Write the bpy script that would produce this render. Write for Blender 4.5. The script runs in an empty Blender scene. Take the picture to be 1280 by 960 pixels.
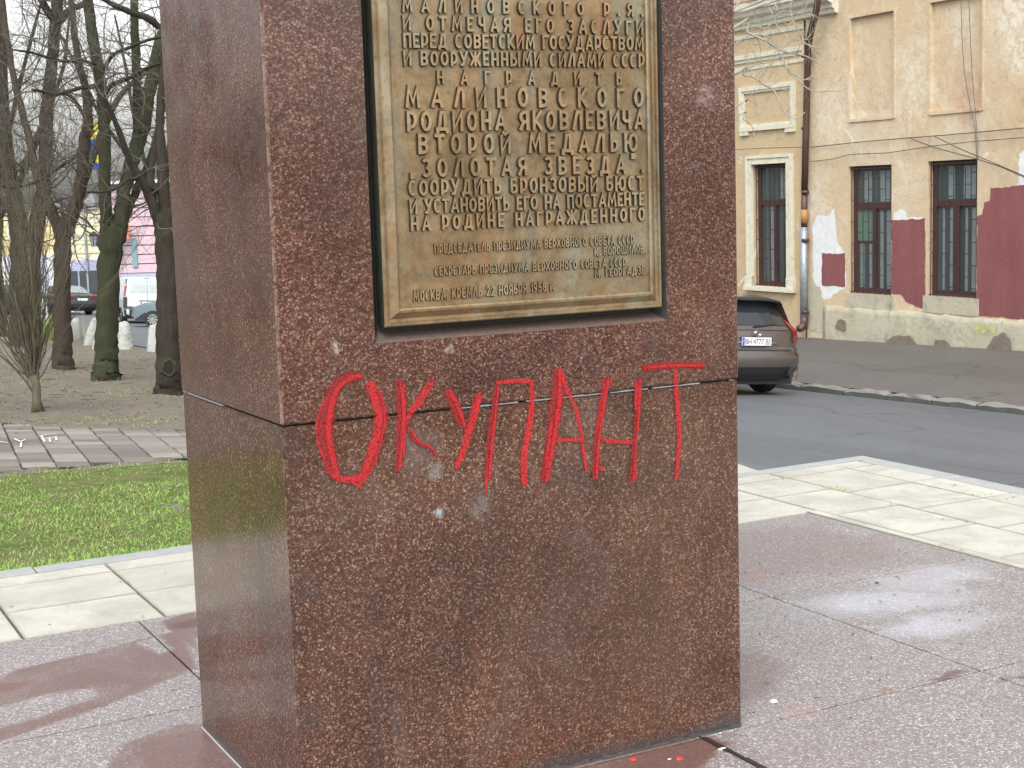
import bpy, bmesh, math, random
from math import sin, cos, pi, radians, hypot
from mathutils import Vector, Matrix
random.seed(7)
S = bpy.context.scene
COL = S.collection

# ------------------------------------------------------------------ camera
F = 1850.0
PIT, ROLL, YAW, YB = 0.125426, -0.0306553, 0.49001, 0.470688
CAM = Vector((-1.3553, -3.9123, 1.8))
_cp, _sp, _cr, _sr, _cy, _sy = cos(PIT), sin(PIT), cos(ROLL), sin(ROLL), cos(YAW), sin(YAW)
def ray(px, py):
    X = (px-640)/F; Y = (py-480)/F
    x = _cr*X+_sr*Y; y = -_sr*X+_cr*Y
    dy = _cp-y*_sp; dz = -_sp-y*_cp
    return Vector((x*_cy+dy*_sy, -x*_sy+dy*_cy, dz))
def atz(px, py, z=0.0):
    r = ray(px, py); return CAM+r*((z-CAM.z)/r.z)
def aty(px, py, y):
    r = ray(px, py); return CAM+r*((y-CAM.y)/r.y)
def atd(px, py, d):
    r = ray(px, py); return CAM+r*(d/(r.x*_sy+r.y*_cy))
def atT(px, py):
    r = ray(px, py); N = Vector((.081, .031, 1)); return CAM+r*((.07-N.dot(CAM))/N.dot(r))
cam_d = bpy.data.cameras.new('camera'); cam = bpy.data.objects.new('camera', cam_d); COL.objects.link(cam)
fw = ray(640, 480).normalized(); rt = (ray(740, 480)-ray(640, 480)).normalized(); up = rt.cross(fw)
cam.matrix_world = Matrix(((rt.x, up.x, -fw.x, CAM.x), (rt.y, up.y, -fw.y, CAM.y), (rt.z, up.z, -fw.z, CAM.z), (0, 0, 0, 1)))
cam_d.sensor_width = 36; cam_d.lens = 36*F/1280; cam_d.clip_start = .05; cam_d.clip_end = 3000
S.camera = cam

# ------------------------------------------------------------------ light
SUN_EL, SUN_AZ = radians(48), radians(215)      # azimuth clockwise from +Y
w = bpy.data.worlds.new('World'); S.world = w; w.use_nodes = True
nt = w.node_tree; nt.nodes.clear()
sky = nt.nodes.new('ShaderNodeTexSky'); sky.sky_type = 'NISHITA'; sky.sun_disc = False
sky.sun_elevation = SUN_EL; sky.sun_rotation = SUN_AZ; sky.dust_density = 4; sky.air_density = 1.3
hs = nt.nodes.new('ShaderNodeHueSaturation'); hs.inputs['Saturation'].default_value = .16
hs.inputs['Value'].default_value = 1.85
bg = nt.nodes.new('ShaderNodeBackground'); bg.inputs[1].default_value = .15
wo = nt.nodes.new('ShaderNodeOutputWorld')
nt.links.new(sky.outputs[0], hs.inputs['Color']); nt.links.new(hs.outputs[0], bg.inputs[0]); nt.links.new(bg.outputs[0], wo.inputs[0])
sd = bpy.data.lights.new('sun', 'SUN'); sd.energy = .75; sd.angle = radians(35); sd.color = (1, .97, .92)
so = bpy.data.objects.new('sun', sd); COL.objects.link(so)
dv = Vector((sin(SUN_AZ)*cos(SUN_EL), cos(SUN_AZ)*cos(SUN_EL), sin(SUN_EL)))
so.rotation_euler = dv.to_track_quat('Z', 'Y').to_euler(); so.location = (0, 0, 30)
S.view_settings.view_transform = 'Standard'; S.view_settings.look = 'None'
S.view_settings.exposure = 0.28; S.view_settings.gamma = 1
S.cycles.use_denoising = True
S.cycles.max_bounces = 6

# ------------------------------------------------------------------ helpers
def link(o, parent=None):
    COL.objects.link(o)
    if parent is not None:
        o.parent = parent
        o.matrix_parent_inverse = Matrix.Identity(4)
    return o
def tag(o, label=None, cat=None, group=None, kind=None):
    if label: o['label'] = label
    if cat: o['category'] = cat
    if group: o['group'] = group
    if kind: o['kind'] = kind
    return o
def empty(name, loc=(0, 0, 0), rz=0, **k):
    o = bpy.data.objects.new(name, None); o.location = loc; o.rotation_euler = (0, 0, rz); o.empty_display_size = .2
    link(o); return tag(o, **k)
class MB:
    """collects faces in WORLD (or local) coordinates, builds one mesh object"""
    def __init__(s): s.v = []; s.f = []; s.m = []; s.cur = 0
    def vert(s, p): s.v.append(tuple(p)); return len(s.v)-1
    def face(s, pts):
        i = [s.vert(p) for p in pts]; s.f.append(i); s.m.append(s.cur)
    def box(s, x0, x1, y0, y1, z0, z1, M=None):
        c = [(x0, y0, z0), (x1, y0, z0), (x1, y1, z0), (x0, y1, z0), (x0, y0, z1), (x1, y0, z1), (x1, y1, z1), (x0, y1, z1)]
        if M is not None: c = [tuple(M @ Vector(p)) for p in c]
        b = len(s.v); s.v += c
        for q in ((0, 3, 2, 1), (4, 5, 6, 7), (0, 1, 5, 4), (1, 2, 6, 5), (2, 3, 7, 6), (3, 0, 4, 7)):
            s.f.append([b+k for k in q]); s.m.append(s.cur)
    def tube(s, pts, rad, n=6, cap=True, rough=0.0, rnd=None):
        pts = [Vector(p) for p in pts]
        if isinstance(rad, (int, float)): rad = [rad]*len(pts)
        base = len(s.v); prev = None
        for i, p in enumerate(pts):
            t = (pts[min(i+1, len(pts)-1)]-pts[max(i-1, 0)])
            if t.length < 1e-9: t = Vector((0, 0, 1))
            t.normalize()
            if prev is None:
                a = Vector((1, 0, 0)) if abs(t.x) < .8 else Vector((0, 1, 0))
                u = t.cross(a).normalized()
            else: u = (prev-t*prev.dot(t)).normalized()
            prev = u; vv = t.cross(u)
            for k in range(n):
                a = 2*pi*k/n; r = rad[i]
                if rough: r *= 1+rough*(rnd or random).uniform(-1, 1)
                q = p+u*(r*cos(a))+vv*(r*sin(a)); s.v.append((q.x, q.y, q.z))
        for i in range(len(pts)-1):
            for k in range(n):
                a = base+i*n+k; b = base+i*n+(k+1) % n
                s.f.append([a, b, b+n, a+n]); s.m.append(s.cur)
        if cap:
            s.f.append([base+k for k in range(n-1, -1, -1)]); s.m.append(s.cur)
            e = base+(len(pts)-1)*n; s.f.append([e+k for k in range(n)]); s.m.append(s.cur)
    def build(s, name, mats, parent=None, smooth=False, origin=None, kind=None, weld=False):
        me = bpy.data.meshes.new(name)
        off = Vector(origin) if origin is not None else Vector((0, 0, 0))
        me.from_pydata([(x-off.x, y-off.y, z-off.z) for x, y, z in s.v], [], s.f)
        if not isinstance(mats, (list, tuple)): mats = [mats]
        for m in mats: me.materials.append(m)
        if len(mats) > 1: me.polygons.foreach_set('material_index', s.m)
        if smooth: me.polygons.foreach_set('use_smooth', [True]*len(me.polygons))
        if weld:
            bm = bmesh.new(); bm.from_mesh(me); bmesh.ops.remove_doubles(bm, verts=bm.verts, dist=1e-5)
            bmesh.ops.recalc_face_normals(bm, faces=bm.faces); bm.to_mesh(me); bm.free()
        me.update()
        o = bpy.data.objects.new(name, me); o.location = off
        if parent is not None and origin is not None: o.location = off
        link(o, parent)
        if kind: o['kind'] = kind
        return o
def T(X, Y):
    return .07-.081*min(max(X, 0), 22)-.031*min(max(Y, 0), 120)

# ------------------------------------------------------------------ materials
class NT:
    def __init__(s, name):
        s.mat = bpy.data.materials.new(name); s.mat.use_nodes = True
        s.t = s.mat.node_tree; s.t.nodes.clear()
        s.out = s.n('ShaderNodeOutputMaterial'); s.b = s.n('ShaderNodeBsdfPrincipled')
        s.t.links.new(s.b.outputs[0], s.out.inputs[0])
        s.geo = s.n('ShaderNodeNewGeometry'); s.pos = s.geo.outputs['Position']
    def n(s, ty): return s.t.nodes.new(ty)
    def l(s, a, b): s.t.links.new(a, b); return s
    def setv(s, sock, v):
        if hasattr(v, 'is_output'): s.l(v, sock)
        else: sock.default_value = v
    def noise(s, scale, detail=4, rough=.55, dist=0, vec=None, out=0):
        n = s.n('ShaderNodeTexNoise'); s.l(vec or s.pos, n.inputs['Vector'])
        n.inputs['Scale'].default_value = scale; n.inputs['Detail'].default_value = detail
        n.inputs['Roughness'].default_value = rough; n.inputs['Distortion'].default_value = dist
        return n.outputs[out]
    def voro(s, scale, feat='F1', out='Color', vec=None, rnd=1):
        n = s.n('ShaderNodeTexVoronoi'); n.feature = feat; s.l(vec or s.pos, n.inputs['Vector'])
        n.inputs['Scale'].default_value = scale; n.inputs['Randomness'].default_value = rnd
        return n.outputs[out]
    def scale(s, v, vec=None):
        n = s.n('ShaderNodeVectorMath'); n.operation = 'MULTIPLY'; s.l(vec or s.pos, n.inputs[0]); n.inputs[1].default_value = v
        return n.outputs[0]
    def ramp(s, fac, stops, interp='LINEAR'):
        n = s.n('ShaderNodeValToRGB'); n.color_ramp.interpolation = interp
        e = n.color_ramp.elements
        while len(e) < len(stops): e.new(.5)
        for el, (p, c) in zip(e, stops):
            el.position = p
            el.color = (c, c, c, 1) if isinstance(c, (int, float)) else (*c, 1)
        s.l(fac, n.inputs[0]); return n.outputs[0]
    def mix(s, f, a, b, bt='MIX'):
        n = s.n('ShaderNodeMix'); n.data_type = 'RGBA'; n.blend_type = bt
        s.setv(n.inputs[0], f)
        for sock, v in ((n.inputs[6], a), (n.inputs[7], b)):
            if hasattr(v, 'is_output'): s.l(v, sock)
            else: sock.default_value = (*v, 1) if len(v) == 3 else v
        return n.outputs[2]
    def math(s, op, a, b=0.0, clamp=False):
        n = s.n('ShaderNodeMath'); n.operation = op; n.use_clamp = clamp
        s.setv(n.inputs[0], a); s.setv(n.inputs[1], b); return n.outputs[0]
    def bump(s, h, strength=.3, dist=.01):
        n = s.n('ShaderNodeBump'); n.inputs['Strength'].default_value = strength; n.inputs['Distance'].default_value = dist
        s.l(h, n.inputs['Height']); s.l(n.outputs[0], s.b.inputs['Normal'])
    def blob(s, cx, cy, rx, ry, ang=0, soft=.35, warp=None):
        """soft ellipse on the ground plane, edge warped by noise"""
        n = s.n('ShaderNodeVectorMath'); n.operation = 'SUBTRACT'; s.l(warp or s.pos, n.inputs[0]); n.inputs[1].default_value = (cx, cy, 0)
        r = s.n('ShaderNodeVectorRotate'); r.rotation_type = 'Z_AXIS'; s.l(n.outputs[0], r.inputs[0]); r.inputs['Angle'].default_value = -ang
        m = s.scale((1/rx, 1/ry, 0), r.outputs[0])
        le = s.n('ShaderNodeVectorMath'); le.operation = 'LENGTH'; s.l(m, le.inputs[0])
        return s.ramp(le.outputs['Value'], [(max(.0, (1-soft)*.5), 1.0), (.5*(1+soft), 0.0)]) if False else s.maprange(le.outputs['Value'], 1-soft, 1+soft, 1, 0)
    def maprange(s, v, a, b, c, d):
        n = s.n('ShaderNodeMapRange'); n.interpolation_type = 'SMOOTHSTEP'; s.l(v, n.inputs[0])
        for i, q in enumerate((a, b, c, d)): n.inputs[i+1].default_value = q
        return n.outputs[0]
    def warp(s, scale, amt):
        n = s.n('ShaderNodeTexNoise'); s.l(s.pos, n.inputs['Vector']); n.inputs['Scale'].default_value = scale; n.inputs['Detail'].default_value = 5
        a = s.n('ShaderNodeVectorMath'); a.operation = 'SUBTRACT'; s.l(n.outputs['Color'], a.inputs[0]); a.inputs[1].default_value = (.5, .5, .5)
        b = s.n('ShaderNodeVectorMath'); b.operation = 'MULTIPLY_ADD'; s.l(a.outputs[0], b.inputs[0]); b.inputs[1].default_value = (amt, amt, amt); s.l(s.pos, b.inputs[2])
        return b.outputs[0]
    def edged(s, c, width, amt, col):
        tc = s.n('ShaderNodeTexCoord'); sx = s.n('ShaderNodeSeparateXYZ'); s.l(tc.outputs['Generated'], sx.inputs[0])
        e = s.math('MINIMUM', s.math('MINIMUM', sx.outputs[0], s.math('SUBTRACT', 1.0, sx.outputs[0])), s.math('MINIMUM', sx.outputs[1], s.math('SUBTRACT', 1.0, sx.outputs[1])))
        e = s.math('SUBTRACT', e, s.math('MULTIPLY', s.noise(9, 5, .7), width))
        return s.mix(s.maprange(e, -width*.5, width*.35, amt, 0), c, col)
    def rnd(s):
        return s.n('ShaderNodeObjectInfo').outputs['Random']
    def fin(s, color=None, rough=None, metal=None, spec=None, alpha=None):
        for k, v in (('Base Color', color), ('Roughness', rough), ('Metallic', metal), ('Specular IOR Level', spec), ('Alpha', alpha)):
            if v is None: continue
            if k == 'Base Color' and not hasattr(v, 'is_output') and len(v) == 3: v = (*v, 1)
            s.setv(s.b.inputs[k], v)
        return s.mat
def plain(name, c, rough=.6, metal=0, var=.15, sc=6, spec=.5, bump=0):
    m = NT(name); n = m.noise(sc, 5)
    col = m.mix(n, tuple(x*(1-var) for x in c), tuple(min(1, x*(1+var)) for x in c))
    if bump: m.bump(m.noise(sc*6, 4), bump, .01)
    return m.fin(col, rough, metal, spec)
def sepR(m, c, ch=0):
    n = m.n('ShaderNodeSeparateColor'); m.l(c, n.inputs[0]); return n.outputs[ch]

def granite_base(m, dark, mid, light, fleck, g=215):
    r = sepR(m, m.voro(g, vec=m.warp(g*.8, .3/g*2)))
    c = m.ramp(r, [(0, dark), (.26, tuple(a*.5+b*.5 for a, b in zip(dark, mid))), (.55, mid), (.84, light), (.965, fleck), (1, fleck)])
    r2 = sepR(m, m.voro(g*.55, vec=m.warp(g, .5/g*2)), 1)
    f2 = m.ramp(r2, [(.94, 0.0), (.97, .42)])
    c = m.mix(f2, c, tuple(a*.7+b*.3 for a, b in zip(light, fleck)))
    r3 = sepR(m, m.voro(g*2.1), 2)
    c = m.mix(m.ramp(r3, [(.5, 0.0), (1, .5)]), c, dark)
    c = m.mix(m.ramp(m.noise(g*.25, 3, .6), [(.35, .35), (.6, 0.0)]), c, dark)
    return c
def mat_granite_ped(name, hue):
    m = NT(name)
    dark = (.036, .015, .010); mid = (.114, .046, .028); light = (.172, .086, .056); fleck = (.34, .24, .175)
    if hue: mid = (.132, .048, .034); light = (.208, .103, .076)
    c = granite_base(m, dark, mid, light, fleck)
    st = m.ramp(m.noise(2.6, 6, .6, .6), [(.36, .58), (.62, 1.0)])
    c = m.mix(1.0, c, st, 'MULTIPLY')
    # grey bloom and dull smears on the stone
    gm = m.ramp(m.noise(5.0, 6, .65, 1.2, vec=m.scale((1, 1, .55))), [(.54, 0.0), (.74, .28)])
    c = m.mix(gm, c, (.12, .105, .105))
    bm_ = m.ramp(m.noise(1.3, 4, .5, 0, vec=m.scale((1, 1, .4))), [(.42, 0.0), (.7, .30)])
    c = m.mix(bm_, c, (.085, .050, .032))
    wq = m.warp(22, .055); fq = m.ramp(m.noise(60, 5, .7), [(.38, .1), (.6, 1.0)])
    for px, py, r, col, a in ((548, 640, .022, (.42, .50, .55), .7), (543, 590, .035, (.26, .28, .30), .5), (600, 632, .05, (.2, .2, .2), .5),
                              (420, 434, .016, (.5, .5, .45), .8), (562, 436, .02, (.4, .38, .3), .6), (383, 735, .06, (.04, .035, .035), .7),
                              (385, 900, .07, (.05, .04, .04), .6), (880, 120, .05, (.4, .3, .3), .35), (365, 560, .06, (.05, .045, .045), .6),
                              (590, 200, .0, (0, 0, 0), 0), (520, 560, .09, (.12, .11, .11), .5), (740, 520, .10, (.15, .11, .10), .4)):
        if r <= 0: continue
        p = aty(px, py, 0)
        n = m.n('ShaderNodeVectorMath'); n.operation = 'DISTANCE'; m.l(wq, n.inputs[0]); n.inputs[1].default_value = p
        c = m.mix(m.math('MULTIPLY', m.maprange(n.outputs['Value'], r*.2, r*1.1, a, 0), fq), c, col)
    # worn arris on the upright corners, splash grime along the foot
    for cx_, cw in ((0.0, .009), (1.573, .005)):
        n = m.n('ShaderNodeVectorMath'); n.operation = 'SUBTRACT'; m.l(m.pos, n.inputs[0]); n.inputs[1].default_value = (cx_, 0, 0)
        k = m.n('ShaderNodeVectorMath'); k.operation = 'LENGTH'; m.l(m.scale((1, 1, 0), n.outputs[0]), k.inputs[0])
        d_ = m.math('SUBTRACT', k.outputs['Value'], m.math('MULTIPLY', m.noise(26, 5, .8), cw))
        c = m.mix(m.math('MULTIPLY', m.maprange(d_, -.002, .003, .6, 0), m.ramp(m.noise(11, 5, .8), [(.42, .1), (.56, 1.0)])), c, (.32, .23, .18))
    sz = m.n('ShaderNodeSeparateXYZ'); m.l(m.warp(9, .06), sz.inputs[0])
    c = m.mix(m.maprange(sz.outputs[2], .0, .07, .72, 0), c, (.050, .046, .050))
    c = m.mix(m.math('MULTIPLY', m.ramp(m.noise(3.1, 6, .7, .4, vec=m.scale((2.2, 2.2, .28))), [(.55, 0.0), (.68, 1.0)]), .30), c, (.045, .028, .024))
    rn = m.ramp(m.noise(7, 5), [(.35, .10), (.7, .22)])
    m.bump(m.voro(115, 'F1', 'Distance'), .04, .002)
    return m.fin(c, rn, spec=.55)
GR_UP = mat_granite_ped('granite_upper', 1); GR_LO = mat_granite_ped('granite_lower', 0)

def mat_granite_floor():
    m = NT('granite_floor')
    c = granite_base(m, (.145, .126, .124), (.228, .200, .194), (.315, .288, .280), (.58, .55, .53), 170)
    wv = m.warp(2.2, .35); wv2 = m.warp(7, .12)
    def B(px, py, rx, ry, ang=0, soft=.12, wp=None):
        p = atz(px, py); return m.blob(p.x, p.y, rx, ry, ang, soft, wp or wv)
    # damp patches: darker and redder, a touch smoother
    wets = [B(150, 800, .42, .20, .25), B(90, 868, .55, .085, .0), B(20, 930, .5, .10, -.1), B(205, 905, .2, .06, .1), B(230, 935, .35, .22, .2), B(985, 700, .30, .22, .2),
            B(945, 860, .20, .2, .1), B(860, 950, .42, .10, 0), B(330, 955, .6, .05, 0), B(960, 690, .5, .6, 0, .5)]
    wp_ = m.warp(5, .07)
    def poly(pts, soft=.02, vec=wp_):
        q = [atz(*p) for p in pts]; ar = sum(a.x*b.y-b.x*a.y for a, b in zip(q, q[1:]+q[:1]))
        if ar < 0: q = q[::-1]
        res = None
        for a, b in zip(q, q[1:]+q[:1]):
            d = (b-a).normalized(); nx, ny = -d.y, d.x
            n = m.n('ShaderNodeVectorMath'); n.operation = 'DOT_PRODUCT'; m.l(vec, n.inputs[0]); n.inputs[1].default_value = (nx, ny, 0)
            v_ = m.math('SUBTRACT', n.outputs['Value'], nx*a.x+ny*a.y); res = v_ if res is None else m.math('MINIMUM', res, v_)
        return m.maprange(res, -soft, soft, 0, 1)
    wm = m.math('MAXIMUM', poly([(-90, 960), (-90, 865), (20, 838), (105, 795), (180, 768), (222, 772), (246, 835), (140, 880)]), poly([(120, 985), (150, 930), (225, 905), (258, 905), (420, 1100), (200, 1100)]))
    wm = m.math('MULTIPLY', wm, m.math('SUBTRACT', 1, poly([(-60, 898), (60, 868), (118, 861), (124, 870), (50, 898), (-60, 925)])))
    wm = m.math('MULTIPLY', wm, m.math('SUBTRACT', 1, poly([(172, 806), (195, 794), (217, 812), (200, 818)])))
    wm = m.math('MAXIMUM', wm, poly([(203, 777), (246, 762), (246, 812), (228, 800)], .01))
    wm = m.math('MAXIMUM', wm, poly([(640, 1010), (700, 955), (886, 919), (915, 930), (870, 965), (700, 1030)]))
    wr_ = m.math('MAXIMUM', poly([(900, 800), (985, 832), (962, 868), (900, 890)], .05, wv2), m.math('MULTIPLY', poly([(900, 665), (1000, 655), (1100, 676), (1140, 700), (1060, 712), (900, 760)], .12, wv), .7))
    wr_ = m.math('MULTIPLY', wr_, .55)
    wm = m.math('MULTIPLY', wm, m.ramp(m.noise(2.4, 6, .55, 1.0), [(.30, .62), (.55, 1.0)]))
    wm = m.math('MAXIMUM', wm, wr_)
    c = m.mix(wm, c, m.mix(.84, c, (.115, .048, .036)))
    c = m.mix(m.math('MULTIPLY', m.ramp(m.noise(1.7, 6, .6, .5), [(.50, 0.0), (.60, .42)]), .8), c, m.mix(.5, c, (.16, .10, .085)))
    for px, py, rx, ry, a, col in ((12, 858, .075, .06, .75, (.13, .045, .028)), (945, 719, .07, .03, .4, (.33, .17, .09)), (242, 778, .12, .07, .85, (.07, .022, .018)),
                                   (1000, 890, .07, .06, .16, (.45, .2, .17)), (1190, 845, .10, .025, .8, (.10, .05, .045)), (1265, 848, .10, .02, .55, (.12, .08, .08)),
                                   (1107, 865, .04, .02, .6, (.2, .11, .08)), (1000, 640+20, .3, .12, .12, (.2, .15, .15))):
        p = atz(px, py)
        c = m.mix(m.math('MULTIPLY', m.blob(p.x, p.y, rx, ry, .1, .4, wv2), a), c, col)
    # puddle right of the pedestal, sky reflection painted into its colour
    wv3 = m.warp(3.5, .38)
    pd = m.math('MAXIMUM', B(1165, 722, .30, .16, .1, .55, wv3), m.math('MAXIMUM', B(1105, 752, .34, .17, -.2, .6, wv3), B(1180, 780, .26, .12, .1, .6, wv3)))
    pd = m.math('MULTIPLY', pd, m.ramp(m.noise(5, 5), [(.3, .6), (.6, 1.0)]))
    c = m.mix(m.math('MULTIPLY', pd, .30), c, (.50, .54, .66))
    ro = m.math('SUBTRACT', .46, m.math('MULTIPLY', wm, .12))
    ro = m.math('SUBTRACT', ro, m.math('MULTIPLY', pd, .30), True)
    ro = m.math('ADD', ro, m.math('MULTIPLY', m.noise(60, 2), .08))
    bs = m.math('MULTIPLY', m.math('ADD', m.voro(100, 'F1', 'Distance'), m.noise(180, 3)), m.math('SUBTRACT', 1.0, m.math('MULTIPLY', pd, .85)))
    m.bump(bs, .25, .003)
    return m.fin(c, ro, spec=.6)
GR_FL = mat_granite_floor()

def mat_pale():
    m = NT('pale_concrete')
    r = m.rnd()
    c = m.mix(r, (.450, .435, .390), (.550, .533, .482))
    c = m.mix(m.ramp(m.noise(3, 7, .7, .6), [(.42, 0.0), (.66, .65)]), c, (.285, .282, .235))
    c = m.mix(m.ramp(m.noise(1.1, 6, .7, 1.0), [(.52, 0.0), (.6, .45)]), c, (.33, .32, .26))
    v = m.voro(70, 'F1', 'Distance')
    c = m.mix(m.ramp(m.noise(150, 3, .7), [(.3, .5), (.62, 0.0)]), c, (.27, .265, .215))
    c = m.mix(m.ramp(m.noise(12, 6, .7, .5), [(.58, 0.0), (.8, .5)]), c, (.30, .29, .2))
    c = m.edged(c, .03, .5, (.22, .21, .15))
    c = m.mix(m.ramp(m.noise(28, 6, .8), [(.52, 0.0), (.72, .5)]), c, (.30, .285, .235))
    m.bump(m.noise(120, 4, .7), .45, .005)
    return m.fin(c, .75, spec=.3)
PALE = mat_pale()
def mat_kerb(name, base, dark_face=False):
    m = NT(name)
    c = m.mix(m.noise(9, 6, .7), tuple(x*.7 for x in base), tuple(x*1.25 for x in base))
    c = m.mix(m.ramp(m.noise(70, 3, .8), [(.5, 0.0), (.75, .6)]), c, tuple(x*.45 for x in base))
    if dark_face:       # mossy upright face, darker than the top
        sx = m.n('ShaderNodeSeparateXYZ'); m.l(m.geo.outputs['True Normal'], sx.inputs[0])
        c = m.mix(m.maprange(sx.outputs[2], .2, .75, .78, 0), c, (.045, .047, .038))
    m.bump(m.noise(35, 5, .7), .5, .02); return m.fin(c, .8)
KERB = mat_kerb('kerb_stone', (.34, .35, .34)); KERB_D = mat_kerb('kerb_granite', (.20, .195, .185), True)
GROUT = plain('grout', (.030, .026, .020), .9, var=.4, sc=20)
def mat_asphalt(name, col, crack):
    m = NT(name)
    c = m.mix(m.noise(1.1, 5, .6), tuple(x*.85 for x in col), tuple(x*1.18 for x in col))
    c = m.mix(m.ramp(m.noise(55, 3, .8), [(.42, 0.0), (.7, .6)]), c, tuple(x*1.9 for x in col))
    c = m.mix(m.ramp(m.noise(90, 2, .8), [(.3, .6), (.5, 0.0)]), c, tuple(x*.4 for x in col))
    e = m.voro(crack, 'DISTANCE_TO_EDGE', 'Distance', vec=m.warp(1.2, .9), rnd=1)
    em = m.math('MULTIPLY', m.ramp(e, [(.0, 1.0), (.012, 0.0)]), m.ramp(m.noise(.5, 3), [(.44, 0.0), (.54, .9)]))
    c = m.mix(em, c, (.03, .028, .025))
    c = m.mix(m.ramp(m.noise(6, 7, .8, .3), [(.5, 0.0), (.66, .45)]), c, tuple(x*.55 for x in col))
    c = m.mix(m.ramp(m.noise(20, 5, .85), [(.55, 0.0), (.72, .5)]), c, tuple(x*1.6 for x in col))
    p = m.ramp(m.noise(.7, 3, .5, 0, vec=m.scale((1, .25, 1))), [(.5, 0.0), (.56, .35)])
    c = m.mix(p, c, tuple(x*.7 for x in col))
    m.bump(m.noise(80, 4, .8), .35, .01)
    return m.fin(c, .62, spec=.5)
ASPH = mat_asphalt('asphalt_road', (.098, .106, .116), .33); WALK = mat_asphalt('asphalt_walk', (.098, .092, .087), .42)
def mat_dirt():
    m = NT('bare_soil')
    c = m.mix(m.noise(.9, 6, .65), (.165, .145, .118), (.25, .222, .18))
    c = m.mix(m.ramp(m.noise(7, 6, .75), [(.5, 0.0), (.68, .6)]), c, (.11, .09, .066))
    c = m.mix(m.ramp(m.noise(2.3, 5, .7, .5), [(.56, 0.0), (.68, .6)]), c, (.12, .14, .055))
    c = m.mix(m.ramp(m.noise(30, 4, .8), [(.55, 0.0), (.75, .5)]), c, (.36, .32, .26))
    m.bump(m.noise(12, 8, .75), .9, .06); return m.fin(c, .95, spec=.15)
DIRT = mat_dirt()
def mat_grass():
    m = NT('grass_blades')
    c = m.mix(m.noise(3.5, 5, .6), (.150, .300, .045), (.290, .460, .120))
    c = m.mix(m.ramp(sepR(m, m.voro(60)), [(.72, 0.0), (.95, .7)]), c, (.40, .40, .13))
    c = m.mix(m.ramp(m.noise(1.6, 4, .6), [(.55, 0.0), (.72, .5)]), c, (.24, .24, .075))
    return m.fin(c, .6, spec=.25)
GRASS = mat_grass()
def mat_bark(name, a, b, moss, mossamt):
    m = NT(name)
    c = m.mix(m.noise(9, 6, .7, 0, vec=m.scale((1, 1, .22))), a, b)
    c = m.mix(m.ramp(m.noise(1.7, 5, .6), [(.62-mossamt*.5, 0.0), (.80-mossamt*.5, .85)]), c, moss)
    c = m.mix(m.ramp(m.noise(35, 3, .8), [(.5, 0.0), (.75, .5)]), c, tuple(x*.4 for x in a))
    m.bump(m.noise(16, 6, .8, .4, vec=m.scale((1, 1, .25))), 1.0, .05)
    return m.fin(c, .9, spec=.2)
BARK_D = mat_bark('bark_dark', (.028, .023, .018), (.070, .058, .045), (.055, .062, .034), .08)
BARK_G = mat_bark('bark_mossy', (.030, .027, .018), (.068, .062, .042), (.050, .060, .030), .50)
BARK_B = mat_bark('bark_brown', (.040, .031, .024), (.095, .076, .058), (.058, .065, .034), .16)
BARK_S = mat_bark('bark_shrub', (.09, .075, .055), (.19, .165, .12), (.12, .12, .06), .3)
BARK_P = mat_bark('bark_pale', (.30, .27, .21), (.55, .52, .43), (.2, .2, .12), .1)

def mat_bronze(name, dk=1.0, side_shade=False):
    m = NT(name)
    n1 = m.noise(6, 7, .65, .7)
    c = m.mix(m.ramp(n1, [(.35, 0.0), (.65, 1.0)]), (.215*dk, .145*dk, .075*dk), (.39*dk, .27*dk, .145*dk))
    pat = m.ramp(m.noise(3.2, 6, .7, 1.0, vec=m.scale((1.2, 1, .7))), [(.46, 0.0), (.68, .85)])
    c = m.mix(pat, c, (.25*dk, .265*dk, .20*dk))
    c = m.mix(m.ramp(m.noise(4.5, 5, .6, .8, vec=m.scale((2, 1, .5))), [(.56, 0.0), (.75, .7)]), c, (.45*dk, .22*dk, .09*dk))
    c = m.mix(m.ramp(m.noise(60, 4, .7), [(.48, 0.0), (.75, .6)]), c, (.07, .06, .04))
    if side_shade:      # sides of the cast letters: shade painted in along with the patina
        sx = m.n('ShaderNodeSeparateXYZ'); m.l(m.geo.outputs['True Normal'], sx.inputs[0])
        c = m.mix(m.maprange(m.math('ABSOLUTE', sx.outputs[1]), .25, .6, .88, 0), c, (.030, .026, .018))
    me = m.math('SUBTRACT', .72, m.math('MULTIPLY', pat, .6))
    ro = m.ramp(m.noise(20, 5), [(.3, .36), (.7, .6)])
    m.bump(m.noise(210, 4, .7), .35, .0022)
    return m.fin(c, ro, me)
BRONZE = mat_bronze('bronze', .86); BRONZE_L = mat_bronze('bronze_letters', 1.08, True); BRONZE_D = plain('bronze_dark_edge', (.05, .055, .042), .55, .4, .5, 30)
GRIME_SHADE = NT('bronze_grime_shade'); GRIME_SHADE = GRIME_SHADE.fin((.050, .042, .028), .6, .2, alpha=GRIME_SHADE.ramp(GRIME_SHADE.noise(70, 4), [(.3, .55), (.6, .9)]))  # dark halo round the letters: grime plus painted contact shade
NICHE = plain('niche_grime_shade', (.03, .03, .027), .55, 0, .7, 40)  # streaky grime of the niche, with its recess shade painted in
SILL_G = plain('niche_sill_stone', (.13, .095, .08), .35, 0, .6, 60)
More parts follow.
